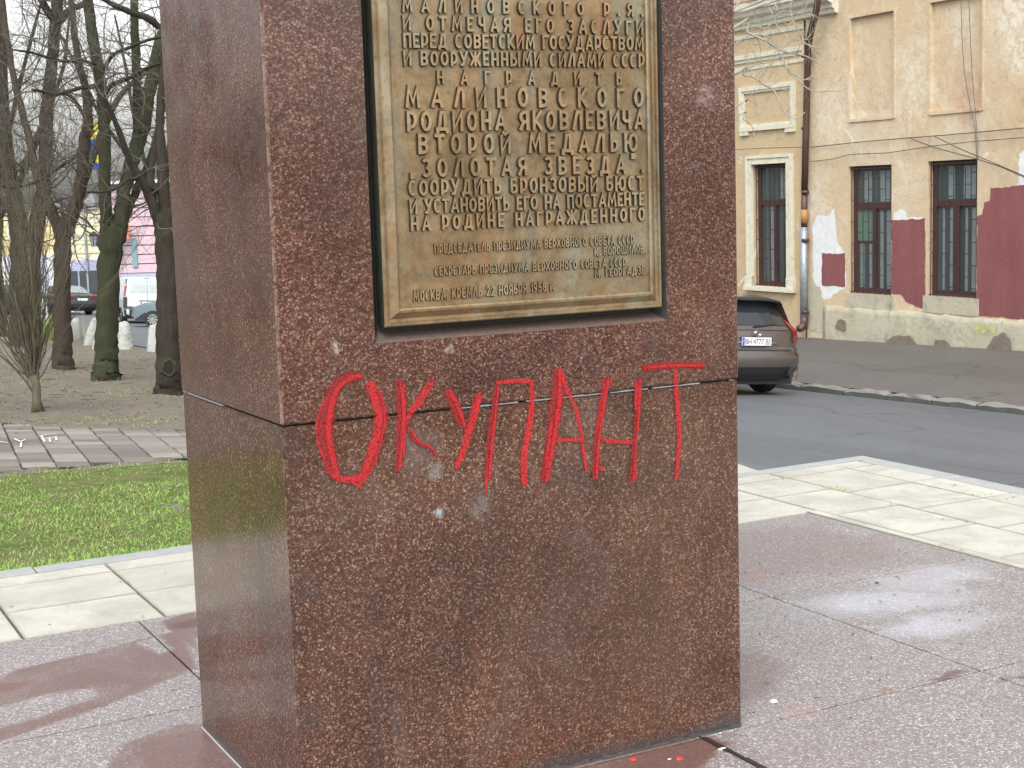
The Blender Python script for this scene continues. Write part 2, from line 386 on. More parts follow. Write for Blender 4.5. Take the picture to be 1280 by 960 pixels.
def mat_paint(name, c0, c1, lo, hi, top):
    m = NT(name); c = m.mix(m.noise(40, 4), c0, c1)
    at = m.n('ShaderNodeAttribute'); at.attribute_name = 'thickness'
    nz = m.math('ADD', m.math('MULTIPLY', m.noise(130, 4, .75, 0, vec=m.scale((1, 1, .3))), .9), m.math('MULTIPLY', m.noise(22, 4, .6, 0, vec=m.scale((1, 1, .5))), .5))
    v = m.math('SUBTRACT', m.math('ADD', m.math('MULTIPLY', at.outputs['Fac'], .75), nz), .55)
    a = m.maprange(v, lo, hi, 0, top)
    b = m.ramp(sepR(m, m.voro(190)), [(.0, 1.0), (.6, .9), (.97, .35)])
    return m.fin(c, .45, alpha=m.math('MULTIPLY', a, b))
RED = mat_paint('red_paint', (.34, .010, .014), (.50, .018, .022), .16, .60, .92)
RED_T = mat_paint('red_paint_thin', (.20, .011, .013), (.32, .015, .018), .05, .50, .86)
def mat_plaster(name, a, b, peel=.5, spots=False):
    m = NT(name)
    c = m.mix(m.noise(.8, 6, .65, .4), a, b)
    c = m.mix(m.ramp(m.noise(1.1, 7, .7, 1.0, vec=m.scale((1, 1, .7))), [(.64-peel*.16, 0.0), (.70-peel*.12, .5)]), c, (.60, .55, .42))
    c = m.mix(m.ramp(m.noise(.65, 8, .75, 1.4), [(.60, 0.0), (.64, .8)]), c, (.66, .64, .56))
    c = m.mix(m.ramp(m.noise(.9, 7, .7, .6, vec=m.scale((1, 1, .4))), [(.60, 0.0), (.74, .55)]), c, (.33, .21, .12))
    if spots:      # bare lime where the ochre wash has come away, by place on the wall
        wv = m.warp(1.6, 1.1); fine = m.ramp(m.noise(5, 8, .8, .5), [(.42, 0.0), (.55, 1.0)])
        for Y, z, r, a_, col in ((15.6, 4.6, .75, .85, (.66, .64, .55)), (18.4, 3.9, .55, .8, (.60, .57, .46)), (17.2, 4.7, .35, .7, (.62, .59, .48)), (20.9, 3.2, .6, .6, (.60, .58, .48)), (19.6, 3.0, .8, .55, (.56, .54, .44)),
                                 (17.0, 2.9, .7, .5, (.55, .53, .43)), (16.9, 3.3, .5, .7, (.42, .25, .16)), (19.5, 3.45, .45, .5, (.42, .27, .17)), (15.4, 3.0, .5, .6, (.45, .32, .19)), (21.3, 1.6, .5, .6, (.60, .58, .50)), (18.6, 1.9, .5, .4, (.58, .55, .44))):
            n = m.n('ShaderNodeVectorMath'); n.operation = 'SUBTRACT'; m.l(wv, n.inputs[0]); n.inputs[1].default_value = (19.6, Y, z)
            k = m.n('ShaderNodeVectorMath'); k.operation = 'LENGTH'; m.l(m.scale((0, 1, .7), n.outputs[0]), k.inputs[0])
            c = m.mix(m.math('MULTIPLY', m.maprange(k.outputs['Value'], r*.5, r*1.25, a_, 0), fine), c, col)
        m2 = m.ramp(m.noise(2.6, 8, .75, 1.0), [(.40, .35), (.5, 0.0)]); c = m.mix(m2, c, (.60, .55, .42))
    c = m.mix(m.ramp(m.noise(14, 6, .75), [(.56, 0.0), (.76, .45)]), c, (.30, .24, .15))
    c = m.mix(m.ramp(m.noise(3.3, 9, .85, .2), [(.55, 0.0), (.62, .4)]), c, tuple(x*.62 for x in a))
    m.bump(m.noise(4, 9, .75, .8), .6, .05)
    return m.fin(c, .9, spec=.15)
PL_R = mat_plaster('plaster_ochre_peeling', (.46, .350, .225), (.57, .455, .315), .5, True)
PL_L = mat_plaster('plaster_ochre', (.43, .325, .20), (.52, .415, .265), .25)
def mat_plinth():
    m = NT('plinth_render')
    c = m.mix(m.noise(1.3, 6, .7), (.36, .33, .24), (.54, .51, .41))
    c = m.mix(m.ramp(m.noise(2.2, 7, .7, 1), [(.52, 0.0), (.66, .7)]), c, (.27, .27, .21))
    c = m.mix(m.ramp(m.noise(1.7, 6, .7), [(.58, 0.0), (.68, .6)]), c, (.16, .19, .08))
    c = m.mix(m.ramp(m.noise(1.0, 6, .7, .5), [(.58, 0.0), (.7, .5)]), c, (.40, .22, .12))
    m.bump(m.noise(6, 9, .8), .9, .05); return m.fin(c, .92, spec=.15)
PLINTH = mat_plinth()
BROKEN = plain('broken_masonry', (.17, .14, .11), .95, 0, .6, 9, bump=1)
TRIM = NT('stone_trim'); 
_c = TRIM.mix(TRIM.noise(2, 6, .7), (.50, .48, .37), (.64, .62, .52)); _c = TRIM.mix(TRIM.ramp(TRIM.noise(7, 7, .75), [(.52, 0.0), (.68, .7)]), _c, (.33, .30, .2))
TRIM.bump(TRIM.noise(20, 5), .4, .02); TRIM = TRIM.fin(_c, .85, spec=.2)
def mat_maroon():
    m = NT('maroon_paint'); c = m.mix(m.noise(1.4, 5), (.185, .070, .070), (.235, .092, .090))
    c = m.mix(m.ramp(m.noise(9, 6, .8), [(.66, 0.0), (.72, .5)]), c, (.40, .25, .22)); m.bump(m.noise(6, 8, .75), .6, .04); c = m.mix(m.ramp(m.noise(2.2, 5, .6, 0, vec=m.scale((1, 1, .2))), [(.4, .35), (.6, 0.0)]), c, (.14, .045, .055)); return m.fin(c, .85, spec=.2, alpha=m.ramp(m.noise(7, 8, .85), [(.27, 0.0), (.29, 1.0)]))
MAROON = mat_maroon(); WHITEWASH = plain('white_plaster_patch', (.60, .62, .62), .9, 0, .22, 9, bump=.7)
WFRAME = plain('window_frame_maroon', (.065, .022, .021), .5, 0, .3, 8); BARS = plain('window_bars', (.035, .032, .030), .55, .2, .3, 8)
def mat_glass():
    m = NT('window_glass'); c = m.mix(m.noise(.9, 4, .6, 0, vec=m.scale((3, 3, .6))), (.018, .026, .028), (.09, .115, .115)); return m.fin(c, .10, spec=.6)
GLASS = mat_glass()
CURTAIN = plain('curtain', (.17, .20, .205), .35, 0, .35, 5); GREENPANE = plain('green_board', (.10, .17, .125), .4, 0, .2, 4)
PIPE_B = plain('pipe_brown', (.085, .048, .038), .5, .3, .4, 4); PIPE_Z = plain('pipe_zinc', (.30, .33, .36), .42, .5, .5, 9); PIPE_O = plain('pipe_orange', (.34, .17, .06), .6, 0, .4, 14)
CABLE = plain('cable', (.07, .065, .06), .7)
ROOF = plain('roof_red', (.16, .06, .05), .7, 0, .3, 3)

# ------------------------------------------------------------------ ground
def terrain():
    xs = [-400, -200, -100, -50, -30, -20, -14, -10, -8, -6, -5]
    x = -4
    while x < 16: xs.append(x); x += .25
    xs += [16, 17, 18, 20, 22, 26, 34, 50, 80, 140, 250, 450]
    ys = [-400, -200, -100, -50, -30, -20, -10, -5, -2, 0, 2, 3]
    y = 3.5
    while y < 34: ys.append(y); y += .25
    ys += [36, 39, 43, 48, 55, 65, 80, 100, 120, 160, 250, 450, 900]
    rnd = random.Random(3)
    vs = []; 
    for y in ys:
        for x in xs:
            z = T(x, y)
            if -9 < x < 5.45 and y < 3.6: z = -.6
            elif x < 6.6 and 3.6 < y < 30: z += rnd.uniform(-.022, .018)
            vs.append((x, y, z-.012))
    nx = len(xs); fs = [(j*nx+i, j*nx+i+1, (j+1)*nx+i+1, (j+1)*nx+i) for j in range(len(ys)-1) for i in range(nx-1)]
    m = MB(); m.v = vs; m.f = fs; m.m = [0]*len(fs)
    return m.build('ground', DIRT, smooth=True, kind='structure')
terrain()

KX = lambda Y: 14.6+.0193*(Y-15.7)          # kerb line of the far pavement
def strip(name, xa, xb, ys, zf, mat, nx=6):
    m = MB(); vs = []
    for y in ys:
        a, b = xa(y), xb(y)
        for i in range(nx+1):
            x = a+(b-a)*i/nx; vs.append((x, y, zf(x, y)))
    m.v = vs; n = nx+1
    m.f = [(j*n+i, j*n+i+1, (j+1)*n+i+1, (j+1)*n+i) for j in range(len(ys)-1) for i in range(nx)]; m.m = [0]*len(m.f)
    return m.build(name, mat, smooth=True, kind='structure')
ysr = [-60, -20, 0]+[i*4 for i in range(1, 31)]
roadleft = lambda y: 5.37 if y < 5 else min(7.6, 5.37+(y-5)*.35)
strip('road', roadleft, lambda y: KX(y)+.05, ysr, lambda x, y: T(x, y)+.012, ASPH, 10)
BASEZ = lambda Y: -1.273-.032*(Y-15.7)
BX = lambda Y: 19.608+.0193*(Y-15.583)      # face of the building
KT = lambda Y: T(14.6, Y)+.125
def walkz(x, y):
    t = (x-KX(y)-.2)/(BX(y)-KX(y)-.2); return KT(y)*(1-t)+BASEZ(y)*t
strip('pavement', lambda y: KX(y)+.145, lambda y: BX(y)+.3, [-20, 0, 4, 8, 12, 16, 20, 24, 30, 40, 60, 90], walkz, WALK, 8)
# cross street behind the trees
strip('far_street', lambda y: -60, lambda y: roadleft(y)+.4, [41, 45, 50, 56, 62, 68, 74], lambda x, y: T(x, y)+.018, ASPH, 12)
# far kerb, every stone a part
kerb = empty('kerb', (KX(16), 16, KT(16)), kind='structure')
y = 4.0; i = 0; rk = random.Random(5)
while y < 60:
    L = rk.uniform(.9, 1.25); x = KX(y); m = MB(); gap = .015; n = 5
    zt = lambda yy: KT(yy)
    prof = [(-.01, -.35), (0.0, -.03), (.035, 0.0), (.17, .004), (.19, -.06), (.19, -.3)]
    rows = []
    for k in range(n+1):
        yy = y+gap+(L-2*gap)*k/n
        e = .02 if k in (0, n) else 0
        rows.append([(KX(yy)+px_+rk.uniform(-.012, .012), yy, zt(yy)+pz-(e if pz > -.05 else 0)+rk.uniform(-.012, .012)) for px_, pz in prof])
    for a, b in zip(rows, rows[1:]):
        for k in range(len(prof)-1): m.face([a[k], a[k+1], b[k+1], b[k]])
    m.face(rows[0]); m.face(rows[-1][::-1])
    o = m.build('kerb_stone', KERB_D, None, weld=True)
    o.parent = kerb; o.matrix_parent_inverse = Matrix.Translation(-Vector(kerb.location))
    y += L; i += 1

# ------------------------------------------------------------------ plaza slabs
plaza = MB(); plaza.box(-9, 5.33, -9, 3.66, -.75, -.030); 
plaza = plaza.build('plaza', GROUT, kind='structure')
rp = random.Random(11)
def slab(name, x0, x1, y0, y1, mat, gap=.004, dz=0.0, bev=.004, poly=None, dep=.035, jit=.0015, maxseg=0):
    """bevelled slab; z top about dz"""
    z = [dz+rp.uniform(-jit, jit) for _ in range(4)]
    if poly is None: poly = [(x0+gap, y0+gap), (x1-gap, y0+gap), (x1-gap, y1-gap), (x0+gap, y1-gap)]
    n = len(poly)
    if n != 4: z = [dz]*n
    cx = sum(p[0] for p in poly)/n; cy = sum(p[1] for p in poly)/n
    inn = []
    for (a, b) in poly:
        d = hypot(a-cx, b-cy); inn.append((a+(cx-a)/d*bev*1.4, b+(cy-b)/d*bev*1.4))
    m = MB()
    v = [(p[0]-cx, p[1]-cy, -dep) for p in poly]+[(p[0]-cx, p[1]-cy, z[i]-bev) for i, p in enumerate(poly)]+[(p[0]-cx, p[1]-cy, z[i]) for i, p in enumerate(inn)]
    m.v = v; m.f = [[2*n+i for i in range(n)]]
    for i in range(n):
        j = (i+1) % n; m.f += [[i, j, n+j, n+i], [n+i, n+j, 2*n+j, 2*n+i]]
    m.m = [0]*len(m.f)
    o = m.build(name, mat, plaza); o.location = (cx, cy, 0); return o
GX = [-2.35, -1.10, .15, 1.40, 2.66, 3.91]; GY = [-3.78, -2.53, -1.28, -.02, 1.23, 2.48]
for i in range(5):
    for j in range(5): slab('granite_slab', GX[i], GX[i+1], GY[j], GY[j+1], GR_FL, gap=.0052, jit=.0012, bev=.003)
# pale concrete slabs round the granite (left part and right part are laid differently)
ry = [(2.48, 2.96), (2.96, 3.455), (3.455, 3.64)]
xl = [-.335+.615*k for k in range(-9, 6)]
xk = [-5.87, -5.25, -4.64, -4.03, -3.41, -2.79, -2.18, -1.56, -.945, -.335, .275, .885, 1.5, 2.12, 2.74]
for (a, b) in ry:
    for x0, x1 in zip(xk, xk[1:]):
        slab('pale_slab', x0, x1, a, b, PALE, gap=.0065 if b < 3.5 else .005, jit=.002)
for k in range(9):
    slab('kerb_slab', -5.7+.94*k, -5.7+.94*(k+1), 3.64, 3.80, KERB, gap=.004, jit=.003, dep=.25)
# right
YR = [-5.5, -4.9, -4.28, -3.67, -3.05, -2.45, -1.84, -1.24, -.64, -.03, .57, 1.16, 1.76, 2.35, 2.93, 3.36]
for y0, y1 in zip(YR, YR[1:]):
    slab('pale_slab', 3.985, 4.455, y0, y1, PALE, gap=.0065, jit=.002)
    sh = -.14
    yy0, yy1 = y0+sh, (y1+sh if y1 < 3.3 else y1)
    slab('pale_slab', 4.455, 4.965, yy0, yy1, PALE, gap=.0065, jit=.002)
    slab('pale_slab', 4.965, 5.20, yy0, yy1, PALE, gap=.0065, jit=.002)
for k in range(9): slab('edging_strip', 3.915, 3.98, -5.5+k, -4.5+k if k < 8 else 2.48, PALE, gap=.003, dz=.002)
for x0, x1 in ((2.74, 3.36), (3.36, 3.98)):
    slab('pale_slab', x0, x1, 2.48, 2.93, PALE, gap=.0065); slab('pale_slab', x0, x1, 2.93, 3.36, PALE, gap=.0065)
for x0, x1 in ((2.74, 3.6), (3.6, 4.455), (4.455, 5.20)): slab('pale_slab', x0, x1, 3.36, 3.54, PALE, gap=.009)
for k in range(10): slab('kerb_slab', 5.20, 5.35, -5.6+.93*k, -5.6+.93*(k+1) if k < 9 else 3.54, KERB, gap=.003, jit=.002, dep=.4)
for x0, x1 in ((2.74, 3.62), (3.62, 4.5), (4.5, 5.35)): slab('kerb_slab', x0, x1, 3.54, 3.66, KERB, gap=.003, jit=.002, dep=.4)
# slabs round the photographer's side
for i in range(11):
    for j in range(3): slab('pale_slab', -2.35+.57*i, -2.35+.57*(i+1), -5.6+.6*j, -5.0+.6*j, PALE, gap=.0065)
for i in range(4):
    for j in range(13): slab('pale_slab', -4.75+.6*i, -4.15+.6*i, -5.3+.6*j, -4.7+.6*j, PALE, gap=.0065)
# apron behind, at the foot of the platform
ap = slab('apron_slab', 0, 0, 0, 0, PALE, poly=[(3.2, 3.67), (4.50, 3.67), (4.56, 4.02), (3.2, 4.5)], dz=-.012, dep=.5)

# ------------------------------------------------------------------ pedestal
W, D, ZJ, ZT = 1.573, .995, 1.184, 3.25
ped = empty('pedestal', (W/2, D/2, 0), label='red brown granite monument pedestal with red graffiti across its front', cat='pedestal')
PI = Matrix.Translation(-Vector((W/2, D/2, 0)))
def under(o, par=ped):
    o.parent = par; M = Matrix.Identity(4)
    q = par
    while q is not None:
        M = M @ Matrix.Translation(-Vector(q.location)) if False else M
        q = q.parent
    o.matrix_parent_inverse = Matrix.Translation(-Vector(par.location)) if par.type == 'EMPTY' else Matrix.Identity(4)
    return o
def bevel_box(name, x0, x1, y0, y1, z0, z1, mat, bev):
    bm = bmesh.new(); bmesh.ops.create_cube(bm, size=1)
    for v in bm.verts: v.co = Vector((x0 if v.co.x < 0 else x1, y0 if v.co.y < 0 else y1, z0 if v.co.z < 0 else z1))
    bmesh.ops.bevel(bm, geom=bm.edges[:], offset=bev, segments=2, affect='EDGES')
    me = bpy.data.meshes.new(name); bm.to_mesh(me); bm.free(); me.materials.append(mat)
    o = bpy.data.objects.new(name, me); COL.objects.link(o); return o
lower = under(bevel_box('lower_block', 0, W, 0, D, -.02, ZJ-.003, GR_LO, .005))
core = MB(); core.box(.02, W-.02, .02, D-.02, ZJ-.05, ZJ+.05); under(core.build('joint_core', GROUT))
# upper block with a shallow niche for the plaque
NX0, NX1, NZ0, NZ1 = .290, 1.296, 1.396, 2.92; BX0, BX1, BZ0, BZ1 = .322, 1.268, 1.424, 2.895; ND = .055
bm = bmesh.new()
x0, x1, y0, y1, z0, z1 = -.003, W+.003, -.003, D+.003, ZJ+.003, ZT
P = lambda x, y, z: bm.verts.new((x, y, z))
o = [P(x0, y0, z0), P(x1, y0, z0), P(x1, y0, z1), P(x0, y0, z1)]; bk = [P(x0, y1, z0), P(x1, y1, z0), P(x1, y1, z1), P(x0, y1, z1)]
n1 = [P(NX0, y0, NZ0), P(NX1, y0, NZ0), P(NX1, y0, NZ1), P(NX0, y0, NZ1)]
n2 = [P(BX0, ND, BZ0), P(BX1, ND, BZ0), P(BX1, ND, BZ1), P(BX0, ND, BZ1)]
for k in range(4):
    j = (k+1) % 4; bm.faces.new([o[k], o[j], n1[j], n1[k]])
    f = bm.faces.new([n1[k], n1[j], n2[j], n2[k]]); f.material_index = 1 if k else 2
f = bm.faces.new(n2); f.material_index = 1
bm.faces.new([o[1], o[0], bk[0], bk[1]]); bm.faces.new([o[2], o[1], bk[1], bk[2]]); bm.faces.new([o[3], o[2], bk[2], bk[3]]); bm.faces.new([o[0], o[3], bk[3], bk[0]]); bm.faces.new(bk[::-1])
bm.normal_update()
ed = [e for e in bm.edges if (e.verts[0] in o+bk and e.verts[1] in o+bk)]
bmesh.ops.bevel(bm, geom=ed, offset=.005, segments=2, affect='EDGES')
bmesh.ops.recalc_face_normals(bm, faces=bm.faces)
me = bpy.data.meshes.new('upper_block'); bm.to_mesh(me); bm.free()
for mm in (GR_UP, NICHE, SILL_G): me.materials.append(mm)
o = bpy.data.objects.new('upper_block', me); COL.objects.link(o); under(o)
# crumbled mortar line along the foot and in the joint
m = MB(); rr = random.Random(2)
for k in range(60):
    t0 = k/60*(W-.004); t1 = (k+1)/60*(W-.004); h = rr.uniform(.005, .014); d = rr.uniform(.003, .009)
    m.face([(t0, -d, .001), (t1, -d*rr.uniform(.6, 1.3), .001), (t1, -.0005, h), (t0, -.0005, h*rr.uniform(.7, 1.2))])
under(m.build('foot_mortar', plain('dark_mortar', (.035, .037, .04), .8, 0, .5, 60)))
m = MB()
for a, b in ((.55, .60), (.62, .75), (.78, 1.05), (1.08, 1.22), (1.24, 1.42)):
    n = 8
    for k in range(n):
        xa = a+(b-a)*k/n; xb = a+(b-a)*(k+1)/n; m.box(xa, xb+.0005, -.001, .01, ZJ-.002, ZJ+rr.uniform(.0002, .0022))
m.box(-.001, .01, .55, .93, ZJ-.002, ZJ+.0015)
under(m.build('joint_filler', plain('pale_mortar', (.22, .23, .25), .85, 0, .3, 60), kind='stuff'))
m = MB(); m.tube([(-.002, .995, .003), (-.004, .6, .0035), (-.004, .02, .003)], .004, 5)
under(m.build('foot_sealant', plain('pale_sealant', (.30, .29, .28), .7)))

# graffiti: brush strokes of red paint laid on the stone
def G(cx, cy): return (370+cx/2.2857, 420+cy/2.2857)
def stroke(m, pts, wid, off, seed, tap=.75):
    r = random.Random(seed)
    q = [aty(*G(*p), 0) for p in pts]; P2 = [Vector((a.x, a.z)) for a in q]
    # resample with Catmull-Rom
    out = []; ws = wid if isinstance(wid, list) else [wid]*len(pts)
    def cr(a, b, c, d, t): return .5*((2*b)+(c-a)*t+(2*a-5*b+4*c-d)*t*t+(3*b-a-3*c+d)*t*t*t)
    for i in range(len(P2)-1):
        a = P2[max(i-1, 0)]; b = P2[i]; c = P2[i+1]; d = P2[min(i+2, len(P2)-1)]
        nn = max(2, int((c-b).length/.008))
        for k in range(nn):
            t = k/nn; out.append((cr(a, b, c, d, t), ws[i]*(1-t)+ws[i+1]*t))
    out.append((P2[-1], ws[-1]))
    L = []; R = []
    for i, (p, wd) in enumerate(out):
        t = (out[min(i+1, len(out)-1)][0]-out[max(i-1, 0)][0]); t.normalize(); nrm = Vector((-t.y, t.x))
        e = min(i, len(out)-1-i); k = tap+(1-tap)*min(1, e/3)
        hw = wd/2.2857*.00222*.86*k
        L.append(p+nrm*hw*r.uniform(.86, 1.12)); R.append(p-nrm*hw*r.uniform(.86, 1.12))
    for i in range(len(out)-1):
        c0, c1 = out[i][0], out[i+1][0]; t0, t1 = min(1, min(i, len(out)-1-i)/2.0+.25), min(1, min(i+1, len(out)-2-i)/2.0+.25)
        m.face([(L[i].x, off, L[i].y), (c0.x, off, c0.y), (c1.x, off, c1.y), (L[i+1].x, off, L[i+1].y)]); m.att += [0, t0, t1, 0]
        m.face([(c0.x, off, c0.y), (R[i].x, off, R[i].y), (R[i+1].x, off, R[i+1].y), (c1.x, off, c1.y)]); m.att += [t0, 0, 0, t1]
LET = [
 [(0, [(190, 115), (150, 118), (110, 150), (98, 190)], [14, 22, 26, 30]), (0, [(100, 165), (82, 250), (90, 330), (112, 402)], [26, 38, 34, 26]),
  (1, [(92, 165), (62, 225), (58, 290), (82, 360)], 5), (1, [(205, 130), (232, 190), (240, 250), (215, 340), (180, 425)], [26, 34, 32, 30, 22]),
  (1, [(98, 395), (130, 408), (175, 405), (205, 380)], [12, 16, 18, 10]), (0, [(228, 150), (248, 220), (236, 310), (205, 390)], [5, 7, 6, 5]), (1, [(150, 412), (178, 428), (186, 436)], 8)],
 [(0, [(290, 122), (300, 200), (296, 300), (288, 388)], [14, 24, 22, 16]), (1, [(388, 128), (350, 185), (322, 225), (318, 252)], [14, 20, 14, 12]),
  (0, [(318, 262), (345, 300), (380, 318), (404, 352)], [12, 12, 11, 6]), (1, [(305, 130), (308, 240), (305, 350)], 5), (1, [(372, 125), (396, 122)], 10)],
 [(0, [(428, 152), (455, 205), (478, 262)], [20, 26, 18]), (1, [(526, 156), (508, 220), (484, 300), (455, 382)], [12, 22, 24, 16]), (1, [(438, 150), (470, 215)], 6), (0, [(512, 165), (490, 240)], 8)],
 [(0, [(574, 136), (562, 230), (552, 320), (545, 415)], [10, 16, 18, 16]), (1, [(568, 134), (620, 128), (678, 130)], [12, 11, 12]), (1, [(672, 132), (668, 230), (652, 330), (648, 428)], [12, 18, 20, 16]),
  (1, [(543, 380), (541, 420), (541, 455)], [10, 7, 3])],
 [(0, [(744, 92), (742, 180), (728, 290), (706, 418)], [18, 34, 30, 22]), (1, [(748, 92), (775, 160), (806, 240), (828, 390)], [18, 13, 12, 8]), (1, [(735, 299), (780, 296), (822, 298)], 10), (1, [(728, 240), (716, 340), (712, 400)], 10)],
 [(0, [(886, 116), (872, 200), (858, 300), (852, 408)], [16, 20, 18, 16]), (1, [(868, 122), (880, 150), (862, 260)], 8), (1, [(870, 296), (915, 302), (968, 302)], [13, 11, 12]), (0, [(974, 122), (972, 220), (964, 320), (956, 418)], [20, 16, 14, 14]),
  (1, [(972, 125), (970, 218)], 14), (1, [(850, 370), (868, 378), (880, 376)], 12), (1, [(900, 112), (892, 150)], 5), (1, [(966, 330), (968, 415)], 5)],
 [(0, [(984, 92), (1060, 84), (1163, 84)], [16, 18, 16]), (1, [(1080, 92), (1088, 200), (1092, 300), (1084, 412)], [13, 16, 14, 12])]]
for li, st in enumerate(LET):
    m = MB(); m.att = []
    for k, (thk, pts, wid) in enumerate(st):
        m.cur = 1 if thk == 0 else 0
        stroke(m, pts, wid, -.0045-.0006*k, li*10+k)
        if thk == 0:   # streaks of thicker paint over the thin brushing
            m.cur = 0; ww = wid if isinstance(wid, list) else [wid]*len(pts)
            stroke(m, [(a+(b*.22), c) for (a, c), b in zip(pts, ww)], [x*.42 for x in ww], -.0078-.0005*k, li*10+k+50)
    o = m.build('painted_letter', [RED, RED_T]); at_ = o.data.attributes.new('thickness', 'FLOAT', 'POINT'); at_.data.foreach_set('value', m.att); under(o)

# ------------------------------------------------------------------ bronze plaque
PX0, PX1, PZ0, PZ1 = .3195, 1.2735, 1.4405, 2.872; PYF = -.014
plq = empty('plaque', ((PX0+PX1)/2, .02, PZ0), label='weathered bronze plaque with raised lettering set in the pedestal front', cat='plaque')
m = MB()
prof = [(.004, .052), (0, .0), (0, PYF+.006), (.003, PYF+.002), (.009, PYF+.002), (.012, PYF+.009), (.020, PYF+.010), (.028, PYF+.003), (.036, PYF-.005), (.042, PYF-.006), (.047, PYF-.003), (.049, PYF+.006)]
rings = [[(PX0+u, y, PZ0+u*1.1), (PX1-u, y, PZ0+u*1.1), (PX1-u, y, PZ1-u*.8), (PX0+u, y, PZ1-u*.8)] for u, y in prof]
for k, (a, b) in enumerate(zip(rings, rings[1:])):
    m.cur = 1 if k < 2 else 0
    for i in range(4):
        j = (i+1) % 4; m.face([a[i], a[j], b[j], b[i]])
fo = m.build('frame', [BRONZE, BRONZE_D]); under(fo, plq)
m = MB(); a = rings[-1]; FY = PYF+.006
# field is a slightly uneven cast sheet
nx, nz = 24, 36; rf = random.Random(4)
gr = [[(a[0][0]+(a[1][0]-a[0][0])*i/nx, FY+(rf.uniform(-.0003, .0003) if 0 < i < nx and 0 < j < nz else 0), a[0][2]+(a[2][2]-a[0][2])*j/nz) for i in range(nx+1)] for j in range(nz+1)]
for j in range(nz):
    for i in range(nx): m.face([gr[j][i], gr[j][i+1], gr[j+1][i+1], gr[j+1][i]])
under(m.build('field', BRONZE, weld=True, smooth=True), plq)

